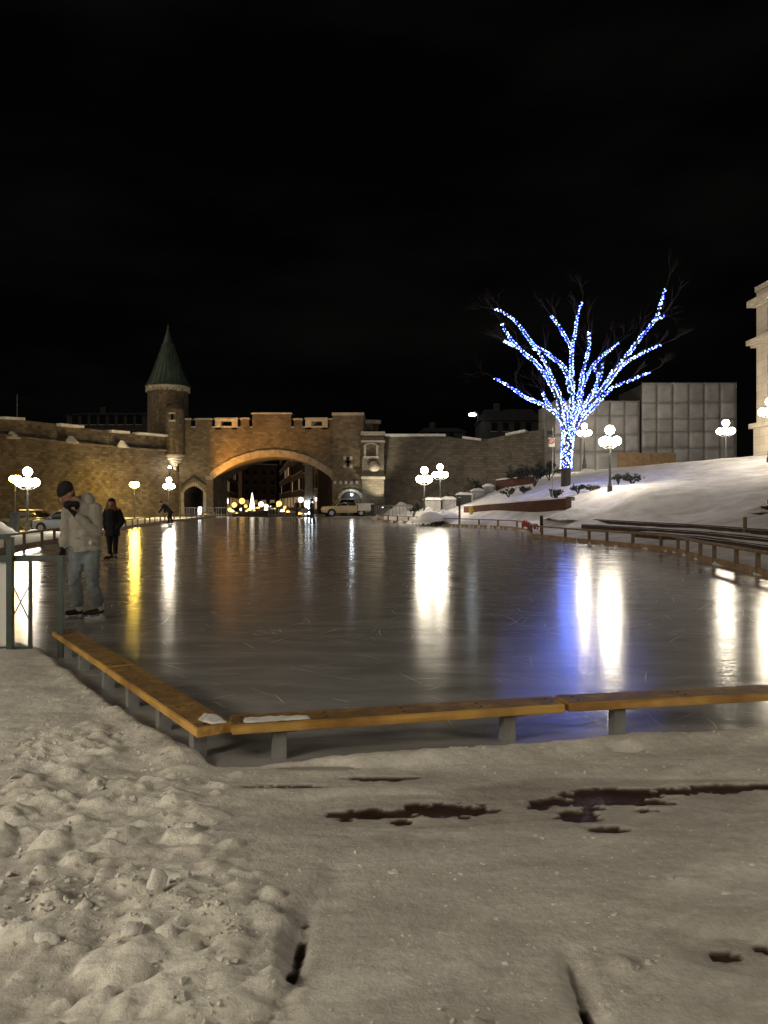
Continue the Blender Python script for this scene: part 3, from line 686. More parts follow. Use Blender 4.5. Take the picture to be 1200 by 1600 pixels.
rail('weathered plank rail below the snow pile and the twin lamp posts', [(7.4, 46.2), (4.2, 52.15), (0.0, 64.2), (-0.6, 72)], 0.50, 2.0)
rail('weathered plank rail on the side of the fortification wall', [(-17.6, 83.6), (-17.1, 64), (-15.4, 48), (-11.7, 24), (-10.6, 15.2)], 0.52, 2.1)

# green railing at the rink entrance
t = empty('entrance_railing', (-3.22, 7.95, 0), 0, 'dark green metal railing with cross brace at the rink entrance', 'railing')
def lp(name, p0, p1, w, h_=None, mat='green_metal', par=t, bev=0.004):
    mb = MB().beam(p0, p1, w, h_ or w); return mb.build(name, M[mat], par, bevel=bev, world=True)
lp('post', (-3.22, 7.95, -.05), (-3.22, 7.95, 1.02), 0.06)
lp('top_rail', (-3.25, 7.95, 0.99), (-5.6, 8.0, 0.99), 0.05, 0.06)
lp('baluster', (-3.53, 7.955, 0.03), (-3.53, 7.955, 0.96), 0.035)
lp('post', (-3.705, 7.90, -.05), (-3.705, 7.90, 1.205), 0.06)
lp('top_rail', (-3.70, 7.90, 1.21), (-5.6, 7.4, 1.21), 0.06, 0.05)
lp('bottom_rail', (-3.53, 7.95, 0.10), (-3.70, 7.92, 0.10), 0.03)
lp('bottom_rail', (-3.72, 7.92, 0.10), (-5.6, 7.92, 0.10), 0.03)
lp('brace', (-3.53, 7.955, 0.74), (-3.70, 7.93, 0.40), 0.014)
lp('brace', (-3.53, 7.945, 0.36), (-3.70, 7.945, 0.72), 0.014)
lp('post', (-5.6, 7.95, -.05), (-5.6, 7.95, 1.05), 0.06)
t = empty('notice_board', (-4.2, 8.03, 0), 0, 'plain pale board fixed behind the green entrance railing', 'board')
MB().box((-4.25, 8.05, 0.52), (0.92, 0.02, 0.92)).build('panel', M['sign_white'], t, world=True)
for x in (-3.88, -4.6): MB().box((x, 8.075, 0.5), (0.04, 0.03, 1.0)).build('stake', M['grey_metal'], t, world=True)

# ================================================================== terraces, walls and things on the slope
def terrace(label, pl, z, hr, depth):
    t = empty('terrace_step', (pl[0][0], pl[0][1], z - hr), 0, label, 'step', 'snowy terrace steps beside the rink')
    pts = [Vector((x, y, 0)) for x, y in pl]; off = []
    for i, p in enumerate(pts):
        d = (pts[min(i+1, len(pts)-1)] - pts[max(i-1, 0)]).normalized(); nn = Vector((d.y, -d.x, 0))
        if nn.x < 0: nn = -nn
        off.append(p + nn*depth)
    for i in range(len(pts) - 1):
        a, b = pts[i], pts[i+1]; L = (b - a).length; n = max(1, round(L/2.2)); d = (b - a).normalized()
        for k in range(n):
            if random.random() < 0.12: hh = hr*0.7
            else: hh = hr*random.uniform(0.92, 1.05)
            p0, p1 = a.lerp(b, k/n), a.lerp(b, (k+1)/n)
            MB().beam(p0 + Vector((0.1, 0, z - hh/2 - 0.03)) + d*.006, p1 + Vector((0.1, 0, z - hh/2 - 0.03)) - d*.006, 0.2, hh + 0.1).build('riser', M['riser'], t, world=True)
    for i in range(len(pts) - 1):       # tread: wavy snow sheet
        a, b, c, d2 = pts[i], pts[i+1], off[i+1], off[i]; L = (b - a).length; n = max(2, int(L/0.25)); vs = []; fs = []
        for k in range(n + 1):
            for j in range(7):
                p = a.lerp(b, k/n).lerp(d2.lerp(c, k/n), j/6.0)
                w = 0.022*float(fbm(np.array([p.x*1.3 + z*9]), np.array([p.y*1.3]), 3)[0])
                zz = z + 0.02 + w - (0.035 if j == 0 else 0)
                q = p - (p - d2.lerp(c, k/n)).normalized()*0 + Vector(((-0.05 + w*0.8) if j == 0 else 0, 0, 0))
                vs.append((q.x, q.y, zz))
        for k in range(n):
            for j in range(6): fs.append((k*7 + j, k*7 + j + 1, (k+1)*7 + j + 1, (k+1)*7 + j))
        mb = MB(); mb.add(vs, fs); mb.build('snow_tread', M['snow'], t, smooth=True, world=True)
pm('riser', (0.055, 0.032, 0.024), 0.9, 0.4, 2, 0.4, 20)
terrace('lowest snowy terrace step, right behind the plank rail', [(9.5, 10), (9.6, 16), (9.75, 20), (10.2, 26), (9.5, 30.2)], 0.43, 0.13, 1.0)
terrace('middle snowy terrace step between the lowest and the topmost one', [(10.5, 10), (10.45, 16), (10.5, 21.8), (10.75, 26.4), (10.0, 31), (8.9, 36)], 0.55, 0.14, 1.1)
terrace('topmost snowy terrace step with a dark continuous riser, at the foot of the hill', [(11.5, 10), (11.5, 17), (11.5, 23.9), (11.6, 28.9), (10.4, 37.2), (10.0, 41.2)], 0.71, 0.15, 1.2)

def brick_wall(name, label, a, b, z0a, z1a, z0b, z1b, th=0.35, mat='brick_red', cap=True):
    a, b = Vector((*a, 0)), Vector((*b, 0)); d = (b - a).normalized(); nn = Vector((d.y, -d.x, 0))
    if nn.y > 0: nn = -nn
    t = empty(name, (a.x, a.y, z0a), 0, label, 'wall'); q = nn*(-th)
    vs = [(*a.xy, z0a), (*b.xy, z0b), (*b.xy, z1b), (*a.xy, z1a)]; vs += [(v[0] + q.x, v[1] + q.y, v[2]) for v in vs]
    mb = MB(); mb.add(vs, [(0,1,2,3),(7,6,5,4),(0,4,5,1),(1,5,6,2),(2,6,7,3),(3,7,4,0)]); mb.build('wall_body', M[mat], t, world=True)
    if cap:
        n = 24; vv = []; ff = []
        for i in range(n + 1):
            p = a.lerp(b, i/n); zt = z1a + (z1b - z1a)*i/n
            hh = 0.05 + 0.09*abs(float(fbm(np.array([i*0.37]), np.array([a.x]), 3)[0]))
            for k, (o, dz) in enumerate([(-0.02, -0.03), (0.0, hh*0.7), (th*0.5, hh), (th*1.6, hh*0.5 + 0.02), (th*1.7, -0.15)]):
                vv.append((p.x - nn.x*o, p.y - nn.y*o, zt + dz))
        for i in range(n):
            for k in range(4): ff.append((i*5 + k, i*5 + k + 1, (i+1)*5 + k + 1, (i+1)*5 + k))
        mb = MB(); mb.add(vv, ff); mb.build('snow_cap', M['snow'], t, smooth=True, world=True)
    return t
brick_wall('brick_retaining_wall', 'long low red brick retaining wall capped with snow below the lit tree', (5.6, 56.0), (10.05, 44.0), 0.35, 1.30, 0.75, 1.80)
brick_wall('brick_garden_wall', 'short red brick wall among dark shrubs left of the lit tree', P(775, 760, 64).xy, P(832, 760, 62).xy, 2.0, 3.35, 2.2, 3.6)
# concrete plinths with snow
for (px0, px1, pt, pb, D, lab) in [(663, 689, 778, 800, 59, 'grey concrete plinth with snow on top beside the twin lamp posts'), (690, 712, 777, 799, 59.5, 'low grey concrete plinth next to a darker plinth'),
                                   (715, 737, 770, 797, 60, 'dark concrete plinth with a thick snow cap'), (739, 757, 764, 785, 62, 'pale concrete plinth with flat snow below the shrubs'), (757, 772, 757, 783, 63, 'tallest grey concrete plinth beside the brick garden wall')]:
    a, b = P(px0, pb, D), P(px1, pt, D); zb = a.z - 0.5; zt = b.z - 0.12
    t = empty('concrete_plinth', ((a.x + b.x)/2, D + .7, zb), 0, lab, 'plinth', 'concrete plinths on the slope')
    MB().box(((a.x + b.x)/2, D + .7, (zb + zt)/2), (b.x - a.x, 1.4, zt - zb)).build('block', M['dark_house'] if px0 == 715 else M['concrete'], t, bevel=0.03, world=True)
    snow_cap('snow_cap', [(a.x - .06, D - .06), (b.x + .06, D - .06), (b.x + .06, D + 1.45), (a.x - .06, D + 1.45)], zt - .02, 0.2, t, seed=px0)
def snow_pile(label, px0, px1, pt, pb, D, depth=2.0, seed=0):
    a, b = P(px0, pb, D), P(px1, pb, D); W_ = b.x - a.x; H_ = (pb - pt)/F*D
    gx = np.linspace(a.x, b.x, 40); gy = np.linspace(D - depth/2, D + depth/2, 24); X, Y = np.meshgrid(gx, gy)
    r = np.sqrt(((X - (a.x + b.x)/2)/(W_/2))**2 + ((Y - D)/(depth/2))**2)
    z = a.z - 0.1 + (H_ + 0.1)*np.clip(1 - r**2.2, -0.2, 1)*(0.65 + 0.5*fbm(X*1.1 + seed, Y*1.1, 4)) + 0.05*fbm(X*5, Y*5, 3)
    o = grid_mesh('snow_pile', gx, gy, z, M['snow']); tag(o, label, 'snow pile')
snow_pile('heap of ploughed snow in front of the concrete plinths', 648, 722, 786, 811, 54, 3.0, 1)
snow_pile('snow bank at the foot of the floodlit bay and wall', 600, 668, 782, 801, 80, 3.0, 4)
snow_pile('snow bank beside the bin by the sodium lamp post', -40, 22, 810, 831, 43, 3.0, 8)
snow_pile('small snow heap round the parked car', 30, 76, 822, 838, 44, 2.5, 12)
snow_pile('snow heap behind the lit tree at the foot of the scaffolding', 895, 945, 728, 742, 70, 3, 15)

snow_pile('snow drift over the end of the brick retaining wall', 858, 965, 791, 806, 42.0, 4.5, 19)

# stone stairs climbing the snow bank
t = empty('stone_stairs', (15.0, 30, 1.0), 0, 'snowy stone stairs with dark risers climbing the bank', 'stairs')
for i in range(6):
    x0, z = 13.7 + i*0.42, 1.10 + 0.24*i; y = 29.0 + i*0.36
    MB().box((x0 + 2.0, y + .25, z - .02), (4.0, .5, 0.24)).build('step', M['riser'], t, world=True)
    snow_cap('snow_cap', [(x0 - .05, y + .06), (x0 + 4.0, y + .06), (x0 + 4.0, y + .5), (x0 - .05, y + .5)], z + 0.09, 0.07, t, seed=i, res=0.14)

# ================================================================== fortification walls
def fort_wall(label, pts, ztop, zbase, th, mat, capseed):
    t = empty('fortification_wall', (pts[0][0], pts[0][1], zbase), 0, label, 'wall')
    n = len(pts)
    for i in range(n - 1):
        a, b = Vector((*pts[i][:2], 0)), Vector((*pts[i+1][:2], 0)); d = (b - a).normalized(); nn = Vector((-d.y, d.x, 0))
        z0, z1 = pts[i][2], pts[i+1][2]; q = nn*th
        sl = -nn*0.35
        vs = [(a.x + sl.x, a.y + sl.y, zbase), (b.x + sl.x, b.y + sl.y, zbase), (b.x, b.y, z1), (a.x, a.y, z0)]
        vs += [(a.x + q.x, a.y + q.y, zbase), (b.x + q.x, b.y + q.y, zbase), (b.x + q.x, b.y + q.y, z1), (a.x + q.x, a.y + q.y, z0)]
        mb = MB(); mb.add(vs, [(0,1,2,3),(7,6,5,4),(0,4,5,1),(1,5,6,2),(2,6,7,3),(3,7,4,0)]); mb.build('wall_section', M[mat], t, world=True)
    return t
# left wall: sections stepping down towards the gate turret
LW = []
for px, py, D in [(-260, 628, 58), (-60, 646, 66.5), (0, 653, 70)]:
    p = P(px, py, D); LW.append((p.x, p.y, p.z))
tl = fort_wall('long sodium-lit stone fortification wall beside the pointed turret', LW + [tuple(P(88, 662, 75.5))], 9, -1.2, 3, 'stone_wall', 1)
def lsec(px0, py0, D0, px1, py1, D1):
    a, b = P(px0, py0, D0), P(px1, py1, D1); d = (b - a).normalized(); nn = Vector((-d.y, d.x, 0)).normalized()*2.6; sl = -Vector((-d.y, d.x, 0)).normalized()*0.35
    vs = [(a.x + sl.x, a.y + sl.y, -1.2), (b.x + sl.x, b.y + sl.y, -1.2), tuple(b), tuple(a)]
    vs += [(a.x + nn.x, a.y + nn.y, -1.2), (b.x + nn.x, b.y + nn.y, -1.2), (b.x + nn.x, b.y + nn.y, b.z), (a.x + nn.x, a.y + nn.y, a.z)]
    mb = MB(); mb.add(vs, [(0,1,2,3),(7,6,5,4),(0,4,5,1),(1,5,6,2),(2,6,7,3),(3,7,4,0)]); mb.build('wall_section', M['stone_wall'], tl, world=True)
lsec(86, 664, 75.9, 170, 673, 81.6); lsec(168, 674, 82.0, 262, 681, 87.8)
def strip(name, px0, py0, D0, px1, py1, D1, w, h_, mat, parent):
    a, b = P(px0, py0, D0), P(px1, py1, D1); MB().beam(a, b, w, h_).build(name, M[mat], parent, world=True)
for a in [(0, 653, 70, 32, 655, 72), (88, 663.5, 75.8, 126, 667, 78), (170, 673.5, 81.8, 198, 676, 83.4), (212, 677, 84.5, 258, 681, 87.3)]:
    strip('snow_cap', *a, 1.2, 0.22, 'snow', tl)
for a in [(-60, 672, 66.4, 88, 690, 75.2), (88, 690.5, 75.5, 168, 697, 81.3), (168, 698, 81.6, 258, 704, 87.2)]:
    strip('string_course', *a, 0.9, 0.14, 'stone_grey', tl)
for i, (px, py, D) in enumerate([(25, 683, 71.2), (116, 690, 77.0), (195, 697, 83.0)]):    # embrasures with snow on their sills
    c = P(px, py, D); sc = D/F
    em_ = MB().box((c.x - 14*sc, c.y - 0.42, c.z + 2*sc), (30*sc, 0.5, 9*sc), rz=R(28)).build('embrasure', M['stone_grey'], tl, world=True)
    mb = MB(); w = 9*sc; hh = 9*sc; y0 = c.y - 1.05
    mb.add([(c.x - w, y0, c.z - 3*sc), (c.x + w, y0 + .25, c.z - 3*sc), (c.x - w*.2, y0 + .1, c.z + hh), (c.x - w, y0 + .9, c.z - 3*sc), (c.x + w, y0 + 1.15, c.z - 3*sc), (c.x - w*.2, y0 + 1, c.z + hh)],
           [(0,1,2),(5,4,3),(0,3,4,1),(1,4,5,2),(2,5,3,0)]); mb.build('snow_cap', M['snow'], tl, smooth=False, bevel=0.08, world=True)
# right wall
RW = [tuple(P(598, 681, 90)), tuple(P(692, 681, 89)), tuple(P(724, 686, 88.5)), tuple(P(762, 686, 88)), tuple(P(800, 678, 87)), tuple(P(872, 668, 85)), tuple(P(905, 668, 84))]
tr = fort_wall('long grey stone fortification wall behind the twin lamp posts', RW, 9, -0.5, 2.5, 'stone_grey', 2)
for a in [(602, 680.5, 89.8, 696, 680.5, 88.8), (723, 684, 88.4, 752, 687.5, 88), (792, 679.5, 87, 822, 673.5, 86.2)]:
    strip('snow_cap', *a, 1.4, 0.26, 'snow', tr)
# ================================================================== the city gate
GY = 88.0; K = GY/F
def gx(px): return (px - HX)*K
def gz(py): return CAMZ + (HY - py)*K
gate = empty('city_gate', (gx(425), GY + 4, 0), 0, 'castle-like stone city gate with a wide low arch, battlements and a pointed turret', 'gate')
def arched_wall(name, x0, x1, ztop, z0, y0, y1, ops, mat, parent):
    cols = {x0, x1}
    for (a, b, sp, ri, kd) in ops:
        for i in range(33): cols.add(a + (b - a)*i/32)
    cols = sorted(cols)
    def low(x, op):
        a, b, sp, ri, kd = op; hw = (b - a)/2; u = (x - (a + b)/2)
        if kd == 'seg':
            Rr = (hw*hw + ri*ri)/(2*ri); return sp + math.sqrt(max(0, Rr*Rr - u*u)) - (Rr - ri)
        u = abs(u)/hw; return sp + ri*(1 - 0.45*u - 0.55*u**3) if kd == 'tudor' else sp
    mb = MB()
    for i in range(len(cols) - 1):
        xa, xb = cols[i], cols[i+1]; op = next((o for o in ops if o[0] - 1e-6 <= xa and xb <= o[1] + 1e-6), None)
        la, lb_ = (low(xa, op), low(xb, op)) if op else (z0, z0)
        mb.add([(xa, y0, la), (xb, y0, lb_), (xb, y0, ztop), (xa, y0, ztop), (xa, y1, la), (xb, y1, lb_), (xb, y1, ztop), (xa, y1, ztop)],
               [(0,1,2,3), (7,6,5,4), (3,2,6,7), (0,4,5,1)] + ([(0,3,7,4)] if i == 0 else []) + ([(1,5,6,2)] if i == len(cols) - 2 else []))
    for (a, b, sp, ri, kd) in ops:
        mb.add([(a, y0, z0), (a, y1, z0), (a, y1, sp), (a, y0, sp)], [(0,1,2,3)]); mb.add([(b, y0, z0), (b, y1, z0), (b, y1, sp), (b, y0, sp)], [(3,2,1,0)])
    me = bpy.data.meshes.new(name); me.from_pydata(mb.v, [], mb.f)
    uvl = me.uv_layers.new(name='UVMap')
    for p in me.polygons:
        n = p.normal
        for li in p.loop_indices:
            v = me.vertices[me.loops[li].vertex_index].co
            uvl.data[li].uv = (v.x, v.y) if abs(n.z) > .75 else ((v.x, v.z) if abs(n.y) > .7 else (v.y, v.z))
    return link(name, me, M[mat], parent, world=True)
AX0, AX1, ASP, ARI = gx(333), gx(519), gz(748), gz(713) - gz(748)
PX0, PX1 = gx(287), gx(319)
arched_wall('gate_wall', gx(280), gx(521), gz(668), -0.6, GY, GY + 8, [(AX0, AX1, ASP, ARI, 'seg'), (PX0, PX1, gz(770), gz(759) - gz(770), 'tudor')], 'stone_gate', gate)
# voussoirs
hw = (AX1 - AX0)/2; Rr = (hw*hw + ARI*ARI)/(2*ARI); cxa = (AX0 + AX1)/2; cza = ASP + ARI - Rr; th0 = math.asin(hw/Rr); NV = 27
for i in range(NV):
    t0 = -th0 + 2*th0*i/NV + 0.0012; t1 = -th0 + 2*th0*(i + 1)/NV - 0.0012; ro = Rr + 0.72 + random.uniform(-.03, .03); pr = random.uniform(.10, .16)
    vs = [(cxa + r*math.sin(tt), y, cza + r*math.cos(tt)) for y in (GY - pr, GY + .3) for (r, tt) in ((Rr - .02, t0), (Rr - .02, t1), (ro, t1), (ro, t0))]
    mb = MB(); mb.add(vs, [(0,1,2,3),(7,6,5,4),(0,4,5,1),(1,5,6,2),(2,6,7,3),(3,7,4,0)]); mb.build('voussoir', M['voussoir_stone'], gate, world=True)
for px in (328, 523):
    MB().box((gx(px), GY - .1, gz(747)), (0.75, 0.5, 0.45)).build('impost', M['voussoir_stone'], gate, world=True)
# battlements
def merlon(px0, px1, pt, hole=False, base=668):
    x0, x1, z0, z1 = gx(px0), gx(px1), gz(base) , gz(pt)
    if hole:
        zm0, zm1 = z0 + (z1 - z0)*.34, z0 + (z1 - z0)*.80; xa, xb = x0 + (x1 - x0)*.27, x0 + (x1 - x0)*.75
        mb = MB(); y = GY + .55
        mb.box(((x0 + xa)/2, y, (z0 + z1)/2), (xa - x0, 1.1, z1 - z0)); mb.box(((x1 + xb)/2, y, (z0 + z1)/2), (x1 - xb, 1.1, z1 - z0))
        mb.box(((xa + xb)/2, y, (z0 + zm0)/2), (xb - xa, 1.096, zm0 - z0)); mb.box(((xa + xb)/2, y, (z1 + zm1)/2), (xb - xa, 1.096, z1 - zm1))
        o = mb.build('merlon', M['trim_stone'], gate, world=True)
    else:
        o = MB().box(((x0 + x1)/2, GY + .55, (z0 + z1)/2), (x1 - x0, 1.1, z1 - z0)).build('merlon', M['stone_gate'], gate, world=True)
    MB().box(((x0 + x1)/2, GY + .5, z1 + .06), (x1 - x0 + .2, 1.3, .13)).build('coping', M['trim_stone'], o, world=True)
    MB().box(((x0 + x1)/2, GY + .6, z1 + .16), (x1 - x0 - .06, 1.0, .08)).build('snow_cap', M['snow'], o, world=True)
for a in [(288, 298, 656), (305, 331, 656), (336, 371, 655, True, 671), (376, 389, 655), (394, 455, 647), (459, 472, 656), (477, 512, 655, True, 671), (515, 521, 656)]: merlon(*a)
# crenel snow
for a, b in ((298, 305), (331, 336), (371, 376), (389, 394), (455, 459), (472, 477)):
    MB().box((gx((a + b)/2), GY + .5, gz(668) + .05), ((b - a)*K, .9, .14)).build('snow_cap', M['snow'], gate, world=True)
# right pier and floodlit bay
pier = MB().box((gx(544), GY + 3.2, gz(649)/2 - .3), (gx(568) - gx(520), 7.4, gz(649) + .6)).build('pier', M['stone_gate'], gate, world=True)
MB().box((gx(544), GY + 3.2, gz(649) + .1), (gx(569) - gx(519), 7.7, .3)).build('coping', M['trim_stone'], pier, world=True)
MB().box((gx(575), GY + 3.6, gz(660)/2), (gx(582) - gx(568), 5, gz(660))).build('pier', M['stone_gate'], gate, world=True)
# slit window with stone surround
for (px, py, w, h_) in [(544, 722, 3.2, 14), (544, 722, 9, 3.0)]:
    MB().box((gx(px), GY - .50, gz(py)), (w*K, .06, h_*K)).build('slit_window', M['window_dark'], gate, world=True)
for dx in (-5, 5):
    MB().box((gx(544 + dx), GY - .53, gz(716)), (4*K, .12, 5*K)).build('surround', M['trim_stone'], gate, world=True); MB().box((gx(544 + dx), GY - .53, gz(729)), (4*K, .12, 5*K)).build('surround', M['trim_stone'], gate, world=True)
for i in range(5):
    MB().box((gx(524 + i*8.5), GY - .62, gz(754)), (4*K, .3, 4.5*K)).build('dentil', M['trim_stone'], gate, world=True)
# side arch behind the truck
MB().prism([(gx(533), -.3), (gx(533), gz(778)), (gx(540), gz(770)), (gx(548), gz(767)), (gx(556), gz(770)), (gx(563), gz(778)), (gx(563), -.3)], GY - .56, GY - .49).build('side_doorway', M['window_dark'], gate, world=True)
for i in range(9):
    t0, t1 = math.pi*(i/9) + .02, math.pi*((i + 1)/9) - .02
    vs = [(gx(548) + rx*math.cos(tt), y, gz(779) + rx*.75*math.sin(tt)) for y in (GY - .64, GY - .48) for (rx, tt) in ((1.09, t0), (1.09, t1), (1.42, t1), (1.42, t0))]
    mb = MB(); mb.add(vs, [(3,2,1,0),(4,5,6,7),(1,5,4,0),(2,6,5,1),(3,7,6,2),(0,4,7,3)]); mb.build('voussoir', M['voussoir_stone'], gate, world=True)
dl = MB().sphere((gx(550), GY - .75, gz(773)), .13).build('door_lamp', M['cold_white'], gate, world=True)
pl_ = bpy.data.lights.new('door_lamp_light', 'POINT'); pl_.energy = 14; pl_.color = (.8, .95, 1); pl_.shadow_soft_size = .1
po = bpy.data.objects.new('door_lamp_light', pl_); C.objects.link(po); po.location = (gx(550), GY - 1.0, gz(773)); po.parent = gate; po.matrix_parent_inverse = Matrix.Translation(-gate.location)
# bay
BX0, BX1 = gx(566), gx(600)
bay = MB().box(((BX0 + BX1)/2, GY + 1.4, gz(680)/2 - .3), (BX1 - BX0, 4.2, gz(680) + .6)).build('flood_bay', M['stone_grey'], gate, world=True)
for py, ex, hh in [(679, .3, .3), (690.5, .22, .2), (747, .25, .22)]:
    MB().box(((BX0 + BX1)/2, GY + 1.3, gz(py)), (BX1 - BX0 + ex, 4.2 + ex*2, hh)).build('string_course', M['trim_stone'], bay, world=True)
MB().box(((BX0 + BX1)/2, GY + 1.3, gz(679) + .2), (BX1 - BX0 + .2, 4.4, .10)).build('snow_cap', M['snow'], bay, world=True)
MB().box(((BX0 + BX1)/2, GY - .85, gz(745) + .02), (BX1 - BX0 + .1, .22, .07)).build('snow_cap', M['snow'], bay, world=True)
nx = gx(580)
MB().prism([(nx - .5, gz(714)), (nx + .5, gz(714)), (nx + .5, gz(700)), (nx + .3, gz(696)), (nx, gz(695)), (nx - .3, gz(696)), (nx - .5, gz(700))], GY - .74, GY - .69).build('niche', M['stone_wall'], bay, world=True)
for sx in (-1, 1): MB().box((nx + sx*.66, GY - .78, gz(705)), (.24, .22, 17*K)).build('pilaster', M['trim_stone'], bay, world=True)
for i in range(8):
    t0, t1 = math.pi*i/8, math.pi*(i + 1)/8
    vs = [(nx + rx*math.cos(tt), y, gz(699) + rx*.5*math.sin(tt)) for y in (GY - .86, GY - .68) for (rx, tt) in ((.62, t0), (.62, t1), (.88, t1), (.88, t0))]
    mb = MB(); mb.add(vs, [(3,2,1,0),(4,5,6,7),(1,5,4,0),(2,6,5,1),(3,7,6,2),(0,4,7,3)]); mb.build('niche_arch', M['trim_stone'], bay, world=True)
MB().box((nx, GY - .82, gz(716)), (1.7, .32, .16)).build('sill', M['trim_stone'], bay, world=True); MB().box((nx, GY - .84, gz(715) + .06), (1.6, .26, .06)).build('snow_cap', M['snow'], bay, world=True)
MB().lathe([(.25, 0), (.5, .15), (.62, .5), (.5, .9), (.3, 1.1)], 14, (nx + .35, GY - .68, gz(737))).build('stone_boss', M['trim_stone'], bay, smooth=True, world=True)
def spot(name, loc, to, e, col, ang, parent, r=.12):
    l = bpy.data.lights.new(name, 'SPOT'); l.energy = e; l.color = col; l.spot_size = R(ang); l.spot_blend = .8; l.shadow_soft_size = r
    o = bpy.data.objects.new(name, l); C.objects.link(o); o.location = loc; o.rotation_euler = (Vector(to) - Vector(loc)).to_track_quat('-Z', 'Y').to_euler()
    o.parent = parent; o.matrix_parent_inverse = Matrix.Translation(-wloc(parent)); return o
def floodlight(label, loc, to, e, col, ang, face):
    t = empty('floodlight', (loc[0], loc[1], loc[2]), 0, label, 'floodlight'); x, y, z = loc
    MB().box((x, y, z + .14), (.34, .2, .24)).build('housing', M['dark_metal'], t, bevel=.02, world=True)
    MB().box((x, y, z - .15), (.1, .1, .5)).build('stake', M['dark_metal'], t, world=True)
    d = (Vector(to) - Vector(loc)); d.z = 0; d.normalize(); c = Vector((x, y, z + .262))
    MB().box(c, (.28, .16, .015)).build('lens', M[face], t, world=True)
    spot('floodlight_beam', c + Vector((0, 0, .06)), to, e, col, ang, t)
floodlight('ground floodlight lighting the stone bay from below', (gx(597), GY - 2.6, .75), (gx(584), GY - .4, 5.5), 420, (1, .88, .62), 70, 'flood_face')
floodlight('assumed unseen ground floodlight aimed up at the stone above the arch', (gx(334), GY - 4.0, .05), (gx(405), GY + .5, 8.6), 2600, (1, .45, .07), 70, 'assumed_flood_orange')  # unseen fixture, assumed from the orange tint and added to light the arch stone
# turret
TY = GY + 2.2; TX = (262.5 - HX)/F*TY; TR = 31*TY/F
def tz_(py): return CAMZ + (HY - py)*TY/F
tur = MB().lathe([(TR, -0.6), (TR, tz_(612)), (TR + .05, tz_(611))], 32, (TX, TY, 0)).build('turret', M['stone_gate'], gate, smooth=False, world=True)
MB().lathe([(TR + .02, tz_(612)), (TR + .22, tz_(608)), (TR + .22, tz_(605)), (TR + .05, tz_(604.5))], 32, (TX, TY, 0)).build('cornice', M['trim_stone'], tur, world=True)
for i in range(30):
    a = 2*math.pi*i/30
    MB().box((TX + (TR + .1)*math.cos(a), TY + (TR + .1)*math.sin(a), tz_(611)), (.22, .22, .34), rz=a).build('corbel', M['trim_stone'], tur, world=True)
prof = [(TR + .32, tz_(605)), (TR + .12, tz_(602)), (TR*.80, tz_(585)), (TR*.50, tz_(559)), (TR*.30, tz_(540.5)), (TR*.34, tz_(540)), (TR*.34, tz_(539)), (TR*.26, tz_(538)), (TR*.12, tz_(522)), (.05, tz_(512)), (.03, tz_(506))]
rf = MB().lathe(prof, 24, (TX, TY, 0)).build('turret_roof', M['copper_green'], gate, world=True)
MB().sphere((TX, TY, tz_(512)), .12, 10, 6).build('finial', M['copper_green'], rf, world=True)
for i in range(24):
    a = 2*math.pi*(i + .5)/24; pts = [(TX + r*math.cos(a)*1.005, TY + r*math.sin(a)*1.005, z) for r, z in prof[1:5]]
    MB().tube(pts, .03, 5).build('seam', M['copper_green'], rf, world=True)
for (ang, py) in [(-75, 652), (-160, 622), (-120, 600 + 26)]:
    a = R(ang); MB().box((TX + TR*math.cos(a), TY + TR*math.sin(a), tz_(py)), (.12, .34, 1.0), rz=a).build('slit_window', M['window_dark'], tur, world=True)
# little stair turret corbelled out from the corner
bx, by, brr = gx(274), GY - .1, 1.05
bt = MB().lathe([(brr, gz(712)), (brr, gz(640)), (brr*.8, gz(636)), (.1, gz(630))], 20, (bx, by, 0)).build('bartizan', M['stone_gate'], gate, world=True)
MB().lathe([(.12, gz(735)), (.22, gz(732)), (.22, gz(730)), (.45, gz(727)), (.45, gz(724.5)), (.72, gz(722)), (.72, gz(719)), (.95, gz(717)), (.95, gz(714)), (1.15, gz(713.5)), (1.15, gz(711)), (1.0, gz(710.5))], 20, (bx, by, 0)).build('corbel', M['sign_stone'] if 'sign_stone' in M else M['trim_stone'], bt, world=True)
MB().box((bx - .05, by - brr, gz(653)), (.26, .12, .75)).build('slit_window', M['window_dark'], bt, world=True)
for py in (647.5, 659): MB().box((bx - .05, by - brr - .02, gz(py)), (.7, .2, .18)).build('surround', M['trim_stone'], bt, world=True)
# pedestrian arch surround
for i in range(11):
    u0, u1 = -1 + 2*i/11 + .01, -1 + 2*(i + 1)/11 - .01; hw2 = (PX1 - PX0)/2; xc = (PX0 + PX1)/2
    f = lambda u: gz(770) + (gz(759) - gz(770))*(1 - .45*abs(u) - .55*abs(u)**3)
    vs = [(xc + hw2*u, y, f(u) + dz) for y in (GY - .14, GY + .1) for (u, dz) in ((u0, -.02), (u1, -.02), (u1*1.12, .40), (u0*1.12, .40))]
    mb = MB(); mb.add(vs, [(0,1,2,3),(7,6,5,4),(0,4,5,1),(1,5,6,2),(2,6,7,3),(3,7,4,0)]); mb.build('voussoir', M['voussoir_stone'], gate, world=True)
for px in (285.5, 320.5):
    for j in range(6): MB().box((gx(px), GY - .06, .25 + j*.44), (.34, .16, .42)).build('quoin', M['voussoir_stone'], gate, world=True)
MB().box((gx(303), GY + 7.6, 1.3), (2.6, .1, 3.4)).build('inner_door', M['dark_house'], gate, world=True)
